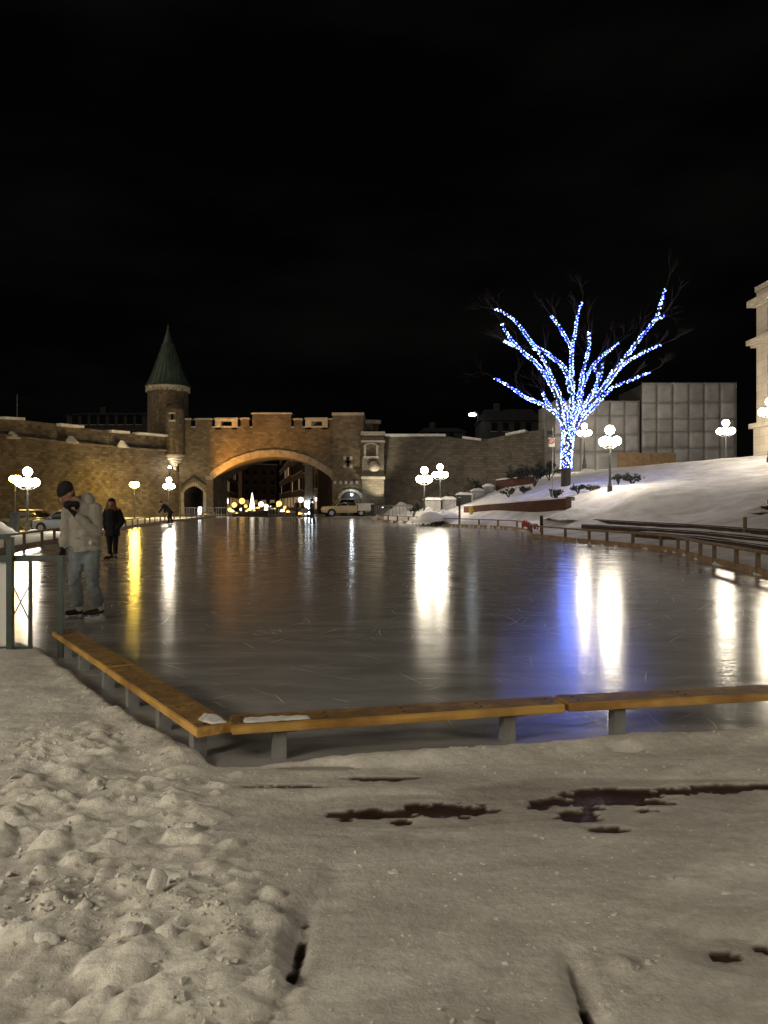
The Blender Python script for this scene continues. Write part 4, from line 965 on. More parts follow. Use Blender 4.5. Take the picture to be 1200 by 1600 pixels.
# hood over the arch
MB().prism([(gx(284), gz(760)), (gx(303), gz(746)), (gx(322), gz(758)), (gx(322), gz(756)), (gx(303), gz(742)), (gx(284), gz(757))], GY - .30, GY + .05).build('hood_mould', M['dark_roof'], gate, world=True)
o = MB().box((gx(316), GY - 1.1, gz(798)), (.36, .12, .85)).build('lit_sign', M['lit_sign']); tag(o, 'small lit white panel standing at the pedestrian archway', 'sign'); 
MB().box((0, 0, 0), (.1, .1, 1.0)).build('stand', M['dark_metal'], o).location = (gx(316), GY - 1.0, gz(806))
o = MB().sphere((gx(270), GY - 1.35, gz(731)), .13).build('wall_lamp', M['lamp_bulb']); tag(o, 'small bare lamp on the wall under the stair turret', 'lamp')
MB().beam((gx(270), GY - 1.3, gz(731)), (gx(271), GY + .3, gz(731)), .05, .05).build('arm', M['dark_metal'], o)

# ================================================================== street lamps
def lamp_post(white=True):
    t = empty('street_lamp', (0, 0, 0))
    MB().lathe([(.20, -.3), (.20, .08), (.15, .14), (.13, .5), (.10, .58), (.075, .7), (.06, 1.6), (.075, 1.65), (.055, 1.72), (.045, 2.7), (.07, 2.75), (.05, 2.82), (.04, 3.35), (.09, 3.42)], 12).build('post', M['lamp_metal'], t, smooth=False)
    if white:
        for k in range(4):
            a = math.pi/4 + k*math.pi/2; d = Vector((math.cos(a), math.sin(a), 0))
            MB().tube([Vector((0, 0, 2.62)) + d*.04, Vector((0, 0, 2.58)) + d*.25, Vector((0, 0, 2.66)) + d*.42, Vector((0, 0, 2.78)) + d*.45], .02, 6).build('arm', M['lamp_metal'], t)
            g_ = MB().sphere(Vector((0, 0, 2.98)) + d*.43, .25, 16, 10).build('globe', M['globe_white'], t, smooth=True)
            MB().lathe([(.09, -.22), (.09, -.17), (.05, -.15)], 10, Vector((0, 0, 2.98)) + d*.45).build('globe_holder', M['lamp_metal'], g_)
        MB().sphere((0, 0, 3.60), .26, 16, 10).build('globe', M['globe_white'], t, smooth=True)
    else:
        MB().lathe([(.12, 3.36), (.32, 3.46), (.44, 3.62), (.36, 3.82), (.14, 3.90)], 14).build('globe', M['globe_sodium'], t, smooth=True)
        MB().lathe([(.34, 3.88), (.20, 3.97), (.06, 4.02), (.02, 4.12)], 14).build('lamp_cap', M['lamp_metal'], t)
    return t
lw, ly = lamp_post(True), lamp_post(False)
def place(proto, first, x, y, z, label, rz, sc=1.0):
    o = proto if first else copy_tree(proto); o.location = (x, y, z); o.rotation_euler = (0, 0, rz); o.scale = (sc,)*3
    tag(o, label, 'street lamp', 'globe street lamps round the rink'); return o
def lamp_at(proto, first, px, pyg, D, label, sc=1.0, gh=3.60):
    p = P(px, pyg, D); z = p.z - gh*sc; return place(proto, first, p.x, D, z, label, random.uniform(0, 1.5), sc)
lamp_at(lw, True, 953, 672, 44, 'five-globe white street lamp on the snowy slope right of the lit tree')
for (px, pyg, D, lab) in [(663, 735, 56, 'nearer of the twin five-globe street lamps before the grey wall'), (687.5, 730, 66, 'farther of the twin five-globe street lamps before the grey wall'),
                          (1134, 661, 61, 'five-globe street lamp at the end of the tarpaulined scaffolding'), (913, 666, 73, 'five-globe street lamp partly hidden behind the lit tree trunk'),
                          (1203, 628, 50, 'five-globe street lamp before the pale stone building'), (264, 750, 79, 'five-globe street lamp in front of the turret and pedestrian arch'),
                          (43, 737, 46, 'five-globe street lamp beside a sodium lamp near the parked car'), (1272, 640, 44, 'assumed unseen five-globe street lamp on the slope beyond the pale building corner')]:  # last lamp stands out of frame: unseen and assumed
    lamp_at(lw, False, px, pyg, D, lab)
for (x, y, lab) in [(-5.5, 0.3, 'assumed unseen five-globe street lamp on the trodden snow left of the benches'), (9.0, 0.6, 'added unseen five-globe street lamp right of the benches')]:
    place(lw, False, x, y, 0.03, lab, .4)  # unseen lamps: left assumed and added to light near snow, right to soften it
lamp_at(ly, True, 210, 757, 79, 'single sodium lamp glowing yellow against the fortification wall', 1.1, 3.66)
lamp_at(ly, False, 24, 748, 58, 'single sodium lamp beside the five-globe lamp and bin', 1.0, 3.66)
# dark litter bin / cabinet beside them
p = P(23, 832, 47)
t = empty('utility_cabinet', (p.x, 47, p.z), 0, 'tall narrow black cabinet beside the sodium lamp post', 'cabinet')
MB().box((p.x, 47, p.z + .55), (.42, .42, 1.2)).build('body', M['dark_metal'], t, bevel=.02, world=True); MB().box((p.x, 47, p.z + 1.18), (.48, .48, .07)).build('lid', M['dark_metal'], t, world=True)
# lamp beyond the wall
p = P(738, 648, 128)
t = empty('far_street_lamp', (p.x, 128, 2), 0, 'bluish white street lamp shining above the dark roofs', 'street lamp')
MB().tube([(p.x + .9, 128, 2), (p.x + .9, 128, p.z + .3), (p.x + .3, 128, p.z + .5)], .06, 6).build('post', M['dark_metal'], t, world=True)
MB().sphere((p.x, 127.9, p.z), (.62, .4, .30), 14, 8).build('lamp_head', M['cold_white'], t, smooth=True, world=True)

# ================================================================== buildings
def house(name, label, x0, x1, y, dep, z0, ze, zr, wins=(), wall='dark_house', chim=True):
    t = empty(name, ((x0 + x1)/2, y, z0), 0, label, 'building', 'dark houses behind the walls')
    MB().box(((x0 + x1)/2, y + dep/2, (z0 + ze)/2), (x1 - x0, dep, ze - z0)).build('wall', M[wall], t, world=True)
    mb = MB(); m = (y + y + dep)/2
    mb.add([(x0 - .3, y - .3, ze), (x1 + .3, y - .3, ze), (x1 - 1, m, zr), (x0 + 1, m, zr), (x0 - .3, y + dep + .3, ze), (x1 + .3, y + dep + .3, ze)], [(0,1,2,3), (5,4,3,2), (0,3,4), (1,5,2), (0,4,5,1)])
    r = mb.build('roof', M['dark_roof'], t, world=True)
    if chim: MB().box((x0 + (x1 - x0)*.3, m - .5, zr - .2), (.9, .9, 2.2)).build('chimney', M['dark_house'], r, world=True)
    for (wx, wz) in wins:
        w = MB().box((wx, y - .02, wz), (.9, .08, 1.4)).build('window', M['window_dark'], t, world=True)
        MB().box((wx, y - .08, wz - .78), (1.1, .18, .12)).build('sill', M['concrete'], w, world=True)
    return t
k2 = 128/F
house('house', 'dark house with dormer roof behind the grey wall', (755-600)*k2, (852-600)*k2, 130, 9, 1, CAMZ + (785-655)*k2, CAMZ + (785-632)*k2, [((775 + i*18 - 600)*k2, CAMZ + (785 - 665)*k2) for i in range(4)])
house('house', 'low dark house under the bluish street lamp', (660-600)*k2, (735-600)*k2, 136, 9, 1, CAMZ + (785-668)*k2, CAMZ + (785-657)*k2, [((680 + i*16 - 600)*k2, CAMZ + (785 - 674)*k2) for i in range(3)])
house('house', 'long dark building rising behind the sodium-lit wall', (112-600)*k2, (240-600)*k2, 126, 12, 0, CAMZ + (785-650)*k2, CAMZ + (785-641)*k2, [((125 + i*14 - 600)*k2, CAMZ + (785 - 658)*k2) for i in range(8)])
p = P(27, 650, 110); t = empty('flag_pole', (p.x, 110, 0), 0, 'thin bare pole rising behind the sodium-lit wall', 'pole')
MB().tube([(p.x, 110, 0), (p.x, 110, CAMZ + (785 - 618)*110/F)], [.10, .06], 8).build('shaft', M['concrete'], t, world=True); MB().sphere((p.x, 110, CAMZ + (785 - 618)*110/F), .12, 8, 6).build('finial', M['concrete'], t, world=True)

# scaffolded building wrapped in tarpaulin
SY = 80.0; ks = SY/F
def sx(px): return (px - HX)*ks
def sz(py): return CAMZ + (HY - py)*ks
scf = empty('scaffolded_building', (sx(1000), SY + 4, 4), 0, 'building wrapped in grey tarpaulin panels over scaffolding', 'building')
MB().box((sx(1077), SY + 4.3, (3 + sz(600))/2), (sx(1149) - sx(1005), 8, sz(600) - 3)).build('core', M['dark_house'], scf, world=True)
MB().box((sx(937), SY + 4.9, (3 + sz(627))/2), (sx(1003) - sx(871), 8, sz(627) - 3)).build('core', M['dark_house'], scf, world=True)
rt = random.Random(21)
def tarp(x0, x1, z0, z1, y, parent, side=False):
    n = 5; vs = []; ph = rt.uniform(0, 6); bl = rt.uniform(-.02, .05)
    for j in range(n + 1):
        for i in range(n + 1):
            u, v = i/n, j/n; b = bl*math.sin(math.pi*u)*math.sin(math.pi*v) + .025*math.sin(ph + 9*u + 4*v)*math.sin(math.pi*v)*math.sin(math.pi*u)
            x = x0 + .005 + (x1 - x0 - .01)*u; z = z0 + .005 + (z1 - z0 - .01)*v
            vs.append((x, y - b, z) if not side else (y + b, x, z))
    fs = [(j*(n+1) + i, j*(n+1) + i + 1, (j+1)*(n+1) + i + 1, (j+1)*(n+1) + i) for j in range(n) for i in range(n)]
    mb = MB(); mb.add(vs, fs); o = mb.build('tarp_panel', M['tarp'], parent, smooth=True, world=True)
    m_ = o.modifiers.new('thick', 'SOLIDIFY'); m_.thickness = .02; return o
rows_r = [sz(p_) for p_ in (735, 700, 674, 654, 629, 598)]; cols_r = [sx(p_) for p_ in (1003, 1027, 1052, 1077, 1101, 1126, 1150)]
for j in range(5):
    for i in range(6): tarp(cols_r[i], cols_r[i+1], rows_r[j], rows_r[j+1], SY, scf)
    for i in range(4): tarp(SY + .1 + i*2, SY + 2.1 + i*2, rows_r[j], rows_r[j+1], sx(1150) + .05, scf, True)
    for z_ in (rows_r[j+1],): MB().beam((cols_r[0], SY - .035, z_ - .03), (cols_r[-1], SY - .035, z_ - .03), .05, .035).build('ledger_pole', M['tarp_seam'], scf, world=True)
for x in cols_r: MB().beam((x, SY - .03, 3.5), (x, SY - .03, sz(597)), .035, .05).build('upright_pole', M['tarp_seam'], scf, world=True)
rows_l = [sz(p_) for p_ in (745, 705, 678, 648, 625)]; cols_l = [sx(p_) for p_ in (869, 890, 911, 934, 957, 980, 1002)]
for j in range(4):
    for i in range(6): tarp(cols_l[i], cols_l[i+1], rows_l[j], rows_l[j+1], SY + .7, scf)
    for i in range(4): tarp(SY + .8 + i*2, SY + 2.8 + i*2, rows_l[j], rows_l[j+1], cols_l[0] - .05, scf, True)
    MB().beam((cols_l[0], SY + .665, rows_l[j+1] - .03), (cols_l[-1], SY + .665, rows_l[j+1] - .03), .05, .035).build('ledger_pole', M['tarp_seam'], scf, world=True)
for x in cols_l: MB().beam((x, SY + .67, 3.5), (x, SY + .67, sz(624)), .035, .05).build('upright_pole', M['tarp_seam'], scf, world=True)
# site hoarding of plywood at its foot
t = empty('site_hoarding', (sx(985), SY - 1.4, 4), 0, 'low brown plywood hoarding at the foot of the scaffolding', 'hoarding')
for i in range(7): MB().box((sx(958 + i*13 + 6), SY - 1.4 + rt.uniform(-.03, .03), sz(722)), (13*ks - .03, .05, 26*ks)).build('board', M['wood_board'], t, world=True)
# pale classical building on the right
pb = empty('stone_building', (39, 56, 4), 0, 'tall pale stone building with ledges and cornices beyond the slope', 'building')
BY = 65.0; kb = BY/F
def bx_(px): return (px - HX)*kb
def bz(py): return CAMZ + (HY - py)*kb
MB().box((bx_(1182) + 9, BY - 9, (bz(455) + 3)/2), (18, 18, bz(455) - 3)).build('wall', M['stone_pale'], pb, world=True)
MB().box((bx_(1180) + 9, BY - 9, (bz(665) + 3)/2), (18.2, 18.2, bz(665) - 3)).build('ground_storey', M['stone_pale'], pb, world=True)
for py, ex, hh in [(474, 1.1, .5), (477.5, .6, .3), (535, 1.2, .4), (539, .7, .4), (666, .9, .4), (453, .2, .4)]:
    MB().box((bx_(1182) + 9, BY - 9, bz(py)), (18 + ex, 18 + ex, hh)).build('cornice', M['stone_pale'], pb, world=True)
for i in range(5):
    for pt, pbm in ((560, 590), (605, 645), (490, 520), (680, 708)):
        yw = BY - 2.6 - i*3.5; xf = bx_(1182) - (0.0 if pt != 680 else .13)
        w = MB().box((xf - .02, yw, bz((pt + pbm)/2)), (.1, 1.1, (pbm - pt)*kb)).build('window', M['window_dark'], pb, world=True)
        MB().box((xf - .1, yw, bz(pbm) - .12), (.3, 1.5, .18)).build('sill', M['stone_pale'], w, world=True)
        MB().box((xf - .06, yw, bz((pt + pbm)/2)), (.1, .06, (pbm - pt)*kb)).build('mullion', M['trim_stone'], w, world=True)

# street beyond the arch
def facade(label, a, b, h_, z0=0, lit=0.3, mat='facade', floors=4):
    a, b = Vector((*a, 0)), Vector((*b, 0)); d = (b - a); L = d.length; rz = math.atan2(d.y, d.x); c = (a + b)/2
    nn = Vector((-d.y, d.x, 0)).normalized()
    if nn.x*1 > 0 and a.x < -16: nn = -nn
    t = empty('street_house', c, rz, label, 'building', 'houses along the street beyond the gate')
    inn = 1 if (Matrix.Rotation(-rz, 3, 'Z') @ Vector((1 if a.x > -16 - (a.y - 100)*.16 else -1, 0, 0))).y > 0 else -1
    MB().box((0, inn*4, h_/2), (L, 8, h_)).build('wall', M[mat], t)
    MB().box((0, inn*4, h_ + .2), (L + .4, 8.6, .5)).build('cornice', M['trim_stone'], t)
    nw = max(2, int(L/3.2)); rw = random.Random(int(c.y))
    for fl in range(floors):
        for i in range(nw):
            m_ = 'shop_window' if (fl == 0 and rw.random() < .75) or rw.random() < lit*.4 else 'window_dark'
            w = MB().box((-L/2 + L*(i + .5)/nw, -inn*.03, 1.6 + fl*(h_ - 1)/floors), (1.3 if fl else 2.0, .12, 1.8)).build('window', M[m_], t)
            MB().box((-L/2 + L*(i + .5)/nw, -inn*.09, .62 + fl*(h_ - 1)/floors), (1.5, .22, .14)).build('sill', M['trim_stone'], w)
def sp(px, D): return ((px - HX)/F*D, D)
facade('brown street house beside the gate with a lit ground floor', sp(497, 104), sp(474, 126), 12)
facade('brown street house, second beyond the gate', sp(473, 127), sp(455, 160), 13)
facade('dim street house far down the street', sp(454, 161), sp(437, 230), 14)
facade('dark street house on the left side behind the arch', sp(338, 112), sp(352, 140), 9, lit=.1, floors=3)
facade('dark street house farther along the left side', sp(353, 141), sp(372, 210), 10, lit=.2, floors=3)
o = facade('distant house closing the end of the street', sp(378, 300), sp(432, 310), 16)
# pale lit shop column
t = empty('lit_pillar', (*sp(483, 101), 0), 0, 'tall pale pillar lit greenish white from below beyond the arch', 'pillar')
c = Vector((*sp(483, 101), 0)); MB().box(c + Vector((0, 0, 3.1)), (1.05, 1.0, 6.4)).build('shaft', M['concrete'], t, bevel=.03, world=True)
MB().box(c + Vector((0, 0, 6.4)), (1.4, 1.3, .35)).build('capital', M['trim_stone'], t, world=True)
for dx in (-.38, .05, .42): MB().box(c + Vector((dx, -.75, .9)), (.14, .1, 1.6)).build('light_tube', M['cold_white'], t, world=True)
# street lights, each a post with a globe
rl = random.Random(4)
for i, (px, py, D, r, mt) in enumerate([(378,783,125,.36,'street_orange'),(366,789,135,.34,'street_orange'),(359,796,118,.26,'street_orange'),(389,798,150,.34,'street_orange'),(408,788,160,.42,'street_white'),
        (416,791,175,.36,'street_white'),(436,787,140,.38,'street_orange'),(441,799,130,.28,'street_white'),(450,800,120,.22,'street_orange'),(470,781,108,.28,'street_white'),(480,780,112,.22,'cold_white'),
        (363,800,140,.3,'street_white'),(371,802,150,.36,'street_white'),(403,795,200,.4,'street_orange'),(411,797,210,.4,'street_orange'),(425,793,190,.36,'street_white'),(430,801,150,.26,'street_orange'),
        (384,791,180,.3,'street_orange'),(421,798,230,.42,'street_orange'),(395,803,170,.3,'street_orange'),(469,803,100,.2,'street_orange'),(445,793,165,.26,'street_orange')] + [(357 + i*4.6 + rl.uniform(-2, 2), rl.uniform(794, 804), rl.uniform(118, 200), rl.uniform(.12, .24), rl.choice(('street_orange', 'street_orange', 'street_white'))) for i in range(20)]):
    p = P(px, py, D); t = empty('street_light', (p.x, D, 0), 0, ('orange' if mt == 'street_orange' else 'white') + ' street light glowing beyond the arch', 'street light', 'lights along the street beyond the gate: ' + mt.split('_')[1])
    MB().sphere((0, 0, p.z), r*1.3, 12, 8).build('globe', M[mt], t, smooth=True)
    MB().tube([(0, .1, 0), (0, .1, p.z)], .06, 6).build('post', M['dark_metal'], t)
p = P(355, 783, 104); t = empty('shop_sign', (p.x, 104, 0), 0, 'small upright white lit shop sign by the left arch jamb', 'sign')
MB().box((0, 0, p.z), (.3, .12, .55)).build('panel', M['lit_sign'], t); MB().beam((0, .1, p.z), (-.6, .6, p.z), .05, .05).build('bracket', M['dark_metal'], t)
p = P(394, 795, 150); t = empty('lit_cone_tree', (p.x, 150, 0), 0, 'slim cone of white lights like a small lit tree in the street', 'light tree')
MB().lathe([(.55, .3), (.42, 1.2), (.25, 2.2), (.03, 3.4)], 10).build('cone', M['street_white'], t); MB().tube([(0, 0, 0), (0, 0, .35)], .08, 6).build('trunk', M['bark'], t)

# ================================================================== vehicles
def wheel(parent, x, y, r=.33, w=.22):
    t = MB().tube([(0, -w/2, 0), (0, w/2, 0)], r, 20).build('wheel', M['tyre'], parent); t.location = (x, y, r)
    s = 1 if y > 0 else -1
    MB().tube([(0, s*(w/2 - .01), 0), (0, s*(w/2 + .015), 0)], r*.62, 14).build('rim', M['rim'], t)
    return t
def loft(secs):                                 # (x, zb, zt, half width, top half width)
    mb = MB(); vs = []; fs = []
    for (x, zb, zt, hw, tw) in secs:
        rd = min(.08, (zt - zb)*.3)
        vs += [(x, -hw*.92, zb), (x, -hw, zb + rd), (x, -hw, zb + (zt - zb)*.6), (x, -tw, zt - rd*.5), (x, -tw*.9, zt), (x, tw*.9, zt), (x, tw, zt - rd*.5), (x, hw, zb + (zt - zb)*.6), (x, hw, zb + rd), (x, hw*.92, zb)]
    n = 10
    for i in range(len(secs) - 1):
        for k in range(n): fs.append((i*n + k, i*n + (k+1) % n, (i+1)*n + (k+1) % n, (i+1)*n + k))
    fs.append(tuple(range(n))); fs.append(tuple((len(secs)-1)*n + k for k in range(n - 1, -1, -1)))
    return mb.add(vs, fs)
def car(name, label, loc, rz, paint, lamps=False, snow=False, sc=1.0, group=None):
    t = empty(name, loc, rz, label, 'car', group); t.scale = (sc,)*3
    b = loft([(-2.15, .45, .70, .72, .66), (-2.08, .30, .84, .82, .78), (-1.3, .24, .90, .87, .83), (0, .22, .92, .88, .84), (1.2, .24, .98, .88, .84), (2.0, .30, 1.0, .84, .80), (2.12, .48, .90, .76, .72)]).build('body', M[paint], t, smooth=True)
    loft([(-1.15, .86, .90, .80, .76), (-.45, .86, 1.38, .80, .64), (.2, .86, 1.45, .80, .64), (1.1, .86, 1.42, .80, .63), (1.85, .90, 1.0, .78, .72)]).build('cabin', M['window_dark'], t, smooth=True)
    loft([(-.42, 1.385, 1.41, .62, .56), (.2, 1.43, 1.475, .64, .58), (1.1, 1.40, 1.445, .62, .56)]).build('roof', M[paint], t, smooth=True)
    for x in (-.45, .45, 1.2):
        for s in (-1, 1): MB().beam((x - (.55 if x < 0 else 0), s*.81, .92), (x, s*.655, 1.40), .06, .05).build('pillar', M[paint], t)
    for x in (-1.38, 1.32):
        for s in (-1, 1): wheel(t, x, s*.80); MB().tube([(x, s*.80, .33), (x, s*.886, .33)], .385, 18).build('wheel_arch', M['tyre'], t)
    for s in (-1, 1):
        MB().box((-2.08, s*.58, .68), (.12, .34, .14)).build('headlight', M['headlight'] if lamps else M['steel'], t, bevel=.02)
        MB().box((2.07, s*.62, .82), (.1, .26, .2)).build('tail_light', M['taillight'], t, bevel=.02)
        MB().box((-.55, s*.98, 1.0), (.12, .16, .12)).build('mirror', M[paint], t, bevel=.02)
        for x in (-.05, .95): MB().box((x, s*.885, .80), (.16, .03, .03)).build('door_handle', M['steel'], t)
    if snow:
        for a in [[(-.35, -.5), (1.0, -.5), (1.0, .5), (-.35, .5)]]:
            mb = MB().box((.35, 0, 1.49), (1.3, 1.1, .09)); mb.build('snow_cap', M['snow'], t, bevel=.035, smooth=True)
    return t
p = P(98, 832, 54); car('parked_car', 'silver-blue hatchback with snowy roof parked behind the rink rail', (p.x + .3, 54, p.z), R(-12), 'car_silver', snow=True)
p = P(42, 828, 60); car('parked_car', 'dark car mostly hidden behind the lamp posts and hatchback', (p.x, 60, p.z), R(-12), 'car_dark', snow=True)
for i, (px, D, lam, lab) in enumerate([(428, 165, True, 'dark car with headlights on in the street beyond the arch')]):
    q = sp(px, D); car('street_car', lab, (q[0], D, .03), R(90 + 8), 'car_dark', lamps=lam, group='cars in the street beyond the gate')
# pickup truck
p = P(541, 809, 85.6); tk = empty('pickup_truck', (p.x, 85.6, .04), R(14), 'tan pickup truck with a white box at the rear parked by the gate', 'truck')
loft([(-2.62, .62, .92, .80, .78), (-2.5, .42, 1.06, .92, .88), (-1.3, .40, 1.14, .95, .92), (-1.1, .40, 1.16, .95, .92), (.9, .40, 1.18, .95, .93), (2.4, .46, 1.14, .95, .94)]).build('body', M['truck_paint'], tk, smooth=True)
loft([(-1.35, 1.10, 1.14, .86, .84), (-.75, 1.1, 1.78, .86, .72), (-.2, 1.1, 1.86, .86, .74), (.75, 1.1, 1.84, .86, .74), (1.02, 1.1, 1.2, .86, .84)]).build('cab_glass', M['window_dark'], tk, smooth=True)
loft([(-.76, 1.775, 1.82, .70, .66), (-.2, 1.83, 1.90, .74, .68), (.78, 1.80, 1.88, .73, .67)]).build('cab_roof', M['truck_paint'], tk, smooth=True)
for s in (-1, 1):
    for x0, x1 in ((-1.32, -.72), (-.02, -.02), (.98, .76)): MB().beam((x0, s*.865, 1.14), (x1, s*.735, 1.80), .09, .06).build('pillar', M['truck_paint'], tk)
    MB().box((-2.52, s*.66, .86), (.12, .36, .2)).build('headlight', M['steel'], tk, bevel=.02); MB().box((1.05, s*1.0, 1.0), (.08, .10, .34)).build('tail_light', M['taillight'], tk)
    MB().box((-.95, s*1.06, 1.22), (.14, .2, .22)).build('mirror', M['car_dark'], tk, bevel=.02)
for x in (-1.75, 1.45):
    for s in (-1, 1): wheel(tk, x, s*.84, .39, .26); MB().tube([(x, s*.84, .40), (x, s*.962, .40)], .46, 18).build('wheel_arch', M['tyre'], tk)
bxx = MB().box((1.95, 0, 1.02), (1.75, 2.06, .78)).build('cargo_box', M['truck_white'], tk, bevel=.03); MB().box((2.85, 0, 1.02), (.06, 1.9, .74)).build('tailgate', M['truck_white'], bxx, bevel=.02)
MB().box((2.7, 0, .45), (.16, 1.8, .16)).build('bumper', M['dark_metal'], tk, bevel=.02)

# ================================================================== barriers, posts, signs, bins
def barrier(label, a, b, z, h_=1.0, n=8, group='metal barriers near the gate'):
    a, b = Vector((*a, z)), Vector((*b, z)); t = empty('metal_barrier', a, 0, label, 'barrier', group); up = Vector((0, 0, h_))
    MB().beam(a + up, b + up, .06, .06).build('top_rail', M['grey_metal'], t, world=True); MB().beam(a + up*.2, b + up*.2, .04, .04).build('bottom_rail', M['grey_metal'], t, world=True)
    for i in range(n + 1):
        c = a.lerp(b, i/n); MB().beam(c - up*.05, c + up*.97, .045, .045).build('baluster', M['grey_metal'], t, world=True)
for px0, px1, lab in [(280, 308, 'low metal barrier before the pedestrian arch'), (309, 332, 'low metal barrier between pedestrian arch and main arch'), (334, 362, 'low metal barrier at the left jamb of the main arch'), (420, 456, 'low metal barrier across the street under the arch')]:
    barrier(lab, ((px0 - HX)*86.3/F, 86.3), ((px1 - HX)*86.3/F, 86.3), .02, .95, 7)
for px0, px1, D, lab in [(586, 606, 74, 'dark metal barrier beside the bin at the floodlit bay'), (608, 647, 70, 'dark metal barrier in front of the lamp-lit snow bank')]:
    q0, q1 = sp(px0, D), sp(px1, D - 3); barrier(lab, q0, q1, .1, 1.15, 7)
p = P(588, 804, 77); t = empty('litter_bin', (p.x, 77, .1), 0, 'dark tapered litter bin by the floodlit bay', 'bin')
MB().lathe([(.42, .0), (.46, .2), (.55, 1.05), (.58, 1.08), (.50, 1.1), (.48, .9)], 14, (p.x, 77, .25)).build('barrel', M['dark_metal'], t, world=True); MB().lathe([(.2, -.2), (.2, .3)], 8, (p.x, 77, .1)).build('foot', M['dark_metal'], t, world=True)
for (px, pt, pbm, D, w, lab, mt) in [(718, 778, 808, 52, .13, 'dark wooden post beside the snow heap and brick wall', 'riser'), (846, 806, 836, 37, .13, 'dark post beside the orange net on the plank rail', 'riser'), (1164, 808, 860, 25.5, .10, 'weathered grey post rising from the terraces', 'rail_wood')]:
    a, b = P(px, pbm, D), P(px, pt, D); t = empty('marker_post', a, 0, lab, 'post', 'posts behind the plank rail')
    MB().box((a.x, D, (a.z + b.z)/2 - .15), (w, w, b.z - a.z + .3)).build('shaft', M[mt], t, bevel=.01, world=True); MB().box((a.x, D, b.z + .03), (w*1.15, w*1.15, .06)).build('cap', M['snow'], t, bevel=.01, world=True)
# orange net bunched on the rail
for (px, py, D, s, lab) in [(822, 819, 36.6, .42, 'upright bunch of orange-red safety net on the plank rail'), (838, 823, 36.2, .34, 'low crumpled orange safety net beside the dark post')]:
    c = P(px, py, D); rr = random.Random(int(px)); mb = MB()
    for i in range(26):
        a0 = Vector((c.x + rr.uniform(-.2, .2)*s*1.4, D + rr.uniform(-.1, .1), c.z + rr.uniform(-.25, .22)*s)); mb.tube([a0, a0 + Vector((rr.uniform(-.15, .15), rr.uniform(-.06, .06), rr.uniform(-.1, .2)))*s, a0 + Vector((rr.uniform(-.12, .12), rr.uniform(-.06, .06), rr.uniform(-.1, .28)))*s], .035, 5)
    o = mb.build('safety_net', M['orange_plastic'], None); tag(o, lab, 'net')
c = P(735, 796, 54.5); t = empty('fire_hydrant', (c.x, 54.0, c.z - .45), 0, 'small yellow hydrant at the end of the brick retaining wall', 'hydrant')
MB().lathe([(.17, 0), (.17, .06), (.12, .08), (.12, .5), (.15, .52), (.15, .56), (.10, .66), (.03, .70)], 12).build('barrel', M['yellow_paint'], t, smooth=False); MB().tube([(-.2, 0, .4), (.2, 0, .4)], .05, 8).build('outlet', M['yellow_paint'], t)
# no-parking sign on a pole
a, b = P(863, 772, 45.5), P(863, 668, 45.5); t = empty('no_parking_sign', a, 0, 'round red no-parking sign on a thin pole left of the lit trunk', 'sign')
MB().tube([(a.x, 45.5, a.z - .3), (a.x, 45.5, b.z)], .03, 8).build('pole', M['grey_metal'], t, world=True)
c = P(862, 691, 45.45); sgn = MB().box((c.x, 45.44, c.z), (.36, .02, .52)).build('sign_plate', M['sign_white'], t, bevel=.006, world=True)
pts = [(c.x + .14*math.cos(i*math.pi/12), 45.42, c.z + .06 + .14*math.sin(i*math.pi/12)) for i in range(25)]
MB().tube(pts, .022, 6).build('red_ring', M['sign_red'], sgn, world=True); MB().beam((c.x - .1, 45.42, c.z + .16), (c.x + .1, 45.42, c.z - .04), .035, .02).build('red_bar', M['sign_red'], sgn, world=True)
c2 = P(861, 676, 45.45); MB().box((c2.x - .08, 45.44, c2.z), (.30, .02, .22)).build('dark_plate', M['dark_metal'], t, world=True)

# ================================================================== shrubs
def shrub(label, c, rx, rz_, n, seed, mat='foliage_dark', snow=True):
    rr = random.Random(seed); t = empty('shrub', c, 0, label, 'shrub', 'dark shrubs on the snowy slope'); st = MB(); lf = MB()
    for i in range(12):
        a = rr.uniform(0, 6.28); e = Vector((math.cos(a)*rx*rr.uniform(.3, .9), math.sin(a)*rx*rr.uniform(.3, .8), rz_*rr.uniform(.4, 1.0))); m_ = e*.5 + Vector((0, 0, rz_*.12))
        st.tube([(0, 0, -.2), m_, e], [.025, .018, .006], 5)
        for k in range(n//12):
            q = m_.lerp(e, rr.uniform(.0, 1.1)) + Vector((rr.gauss(0, .12), rr.gauss(0, .12), rr.gauss(0, .08)))*max(.6, rx*.8)
            s = rr.uniform(.05, .12); d1 = Vector((rr.uniform(-1, 1), rr.uniform(-1, 1), rr.uniform(-.6, .8))).normalized(); d2 = d1.cross(Vector((rr.uniform(-1, 1), rr.uniform(-1, 1), rr.uniform(-1, 1)))).normalized()
            lf.add([q - d1*s, q + d2*s*.45, q + d1*s, q - d2*s*.45], [(0,1,2,3)])
    st.build('stem', M['bark'], t); tag(lf.build('foliage', M[mat], t), kind='stuff')
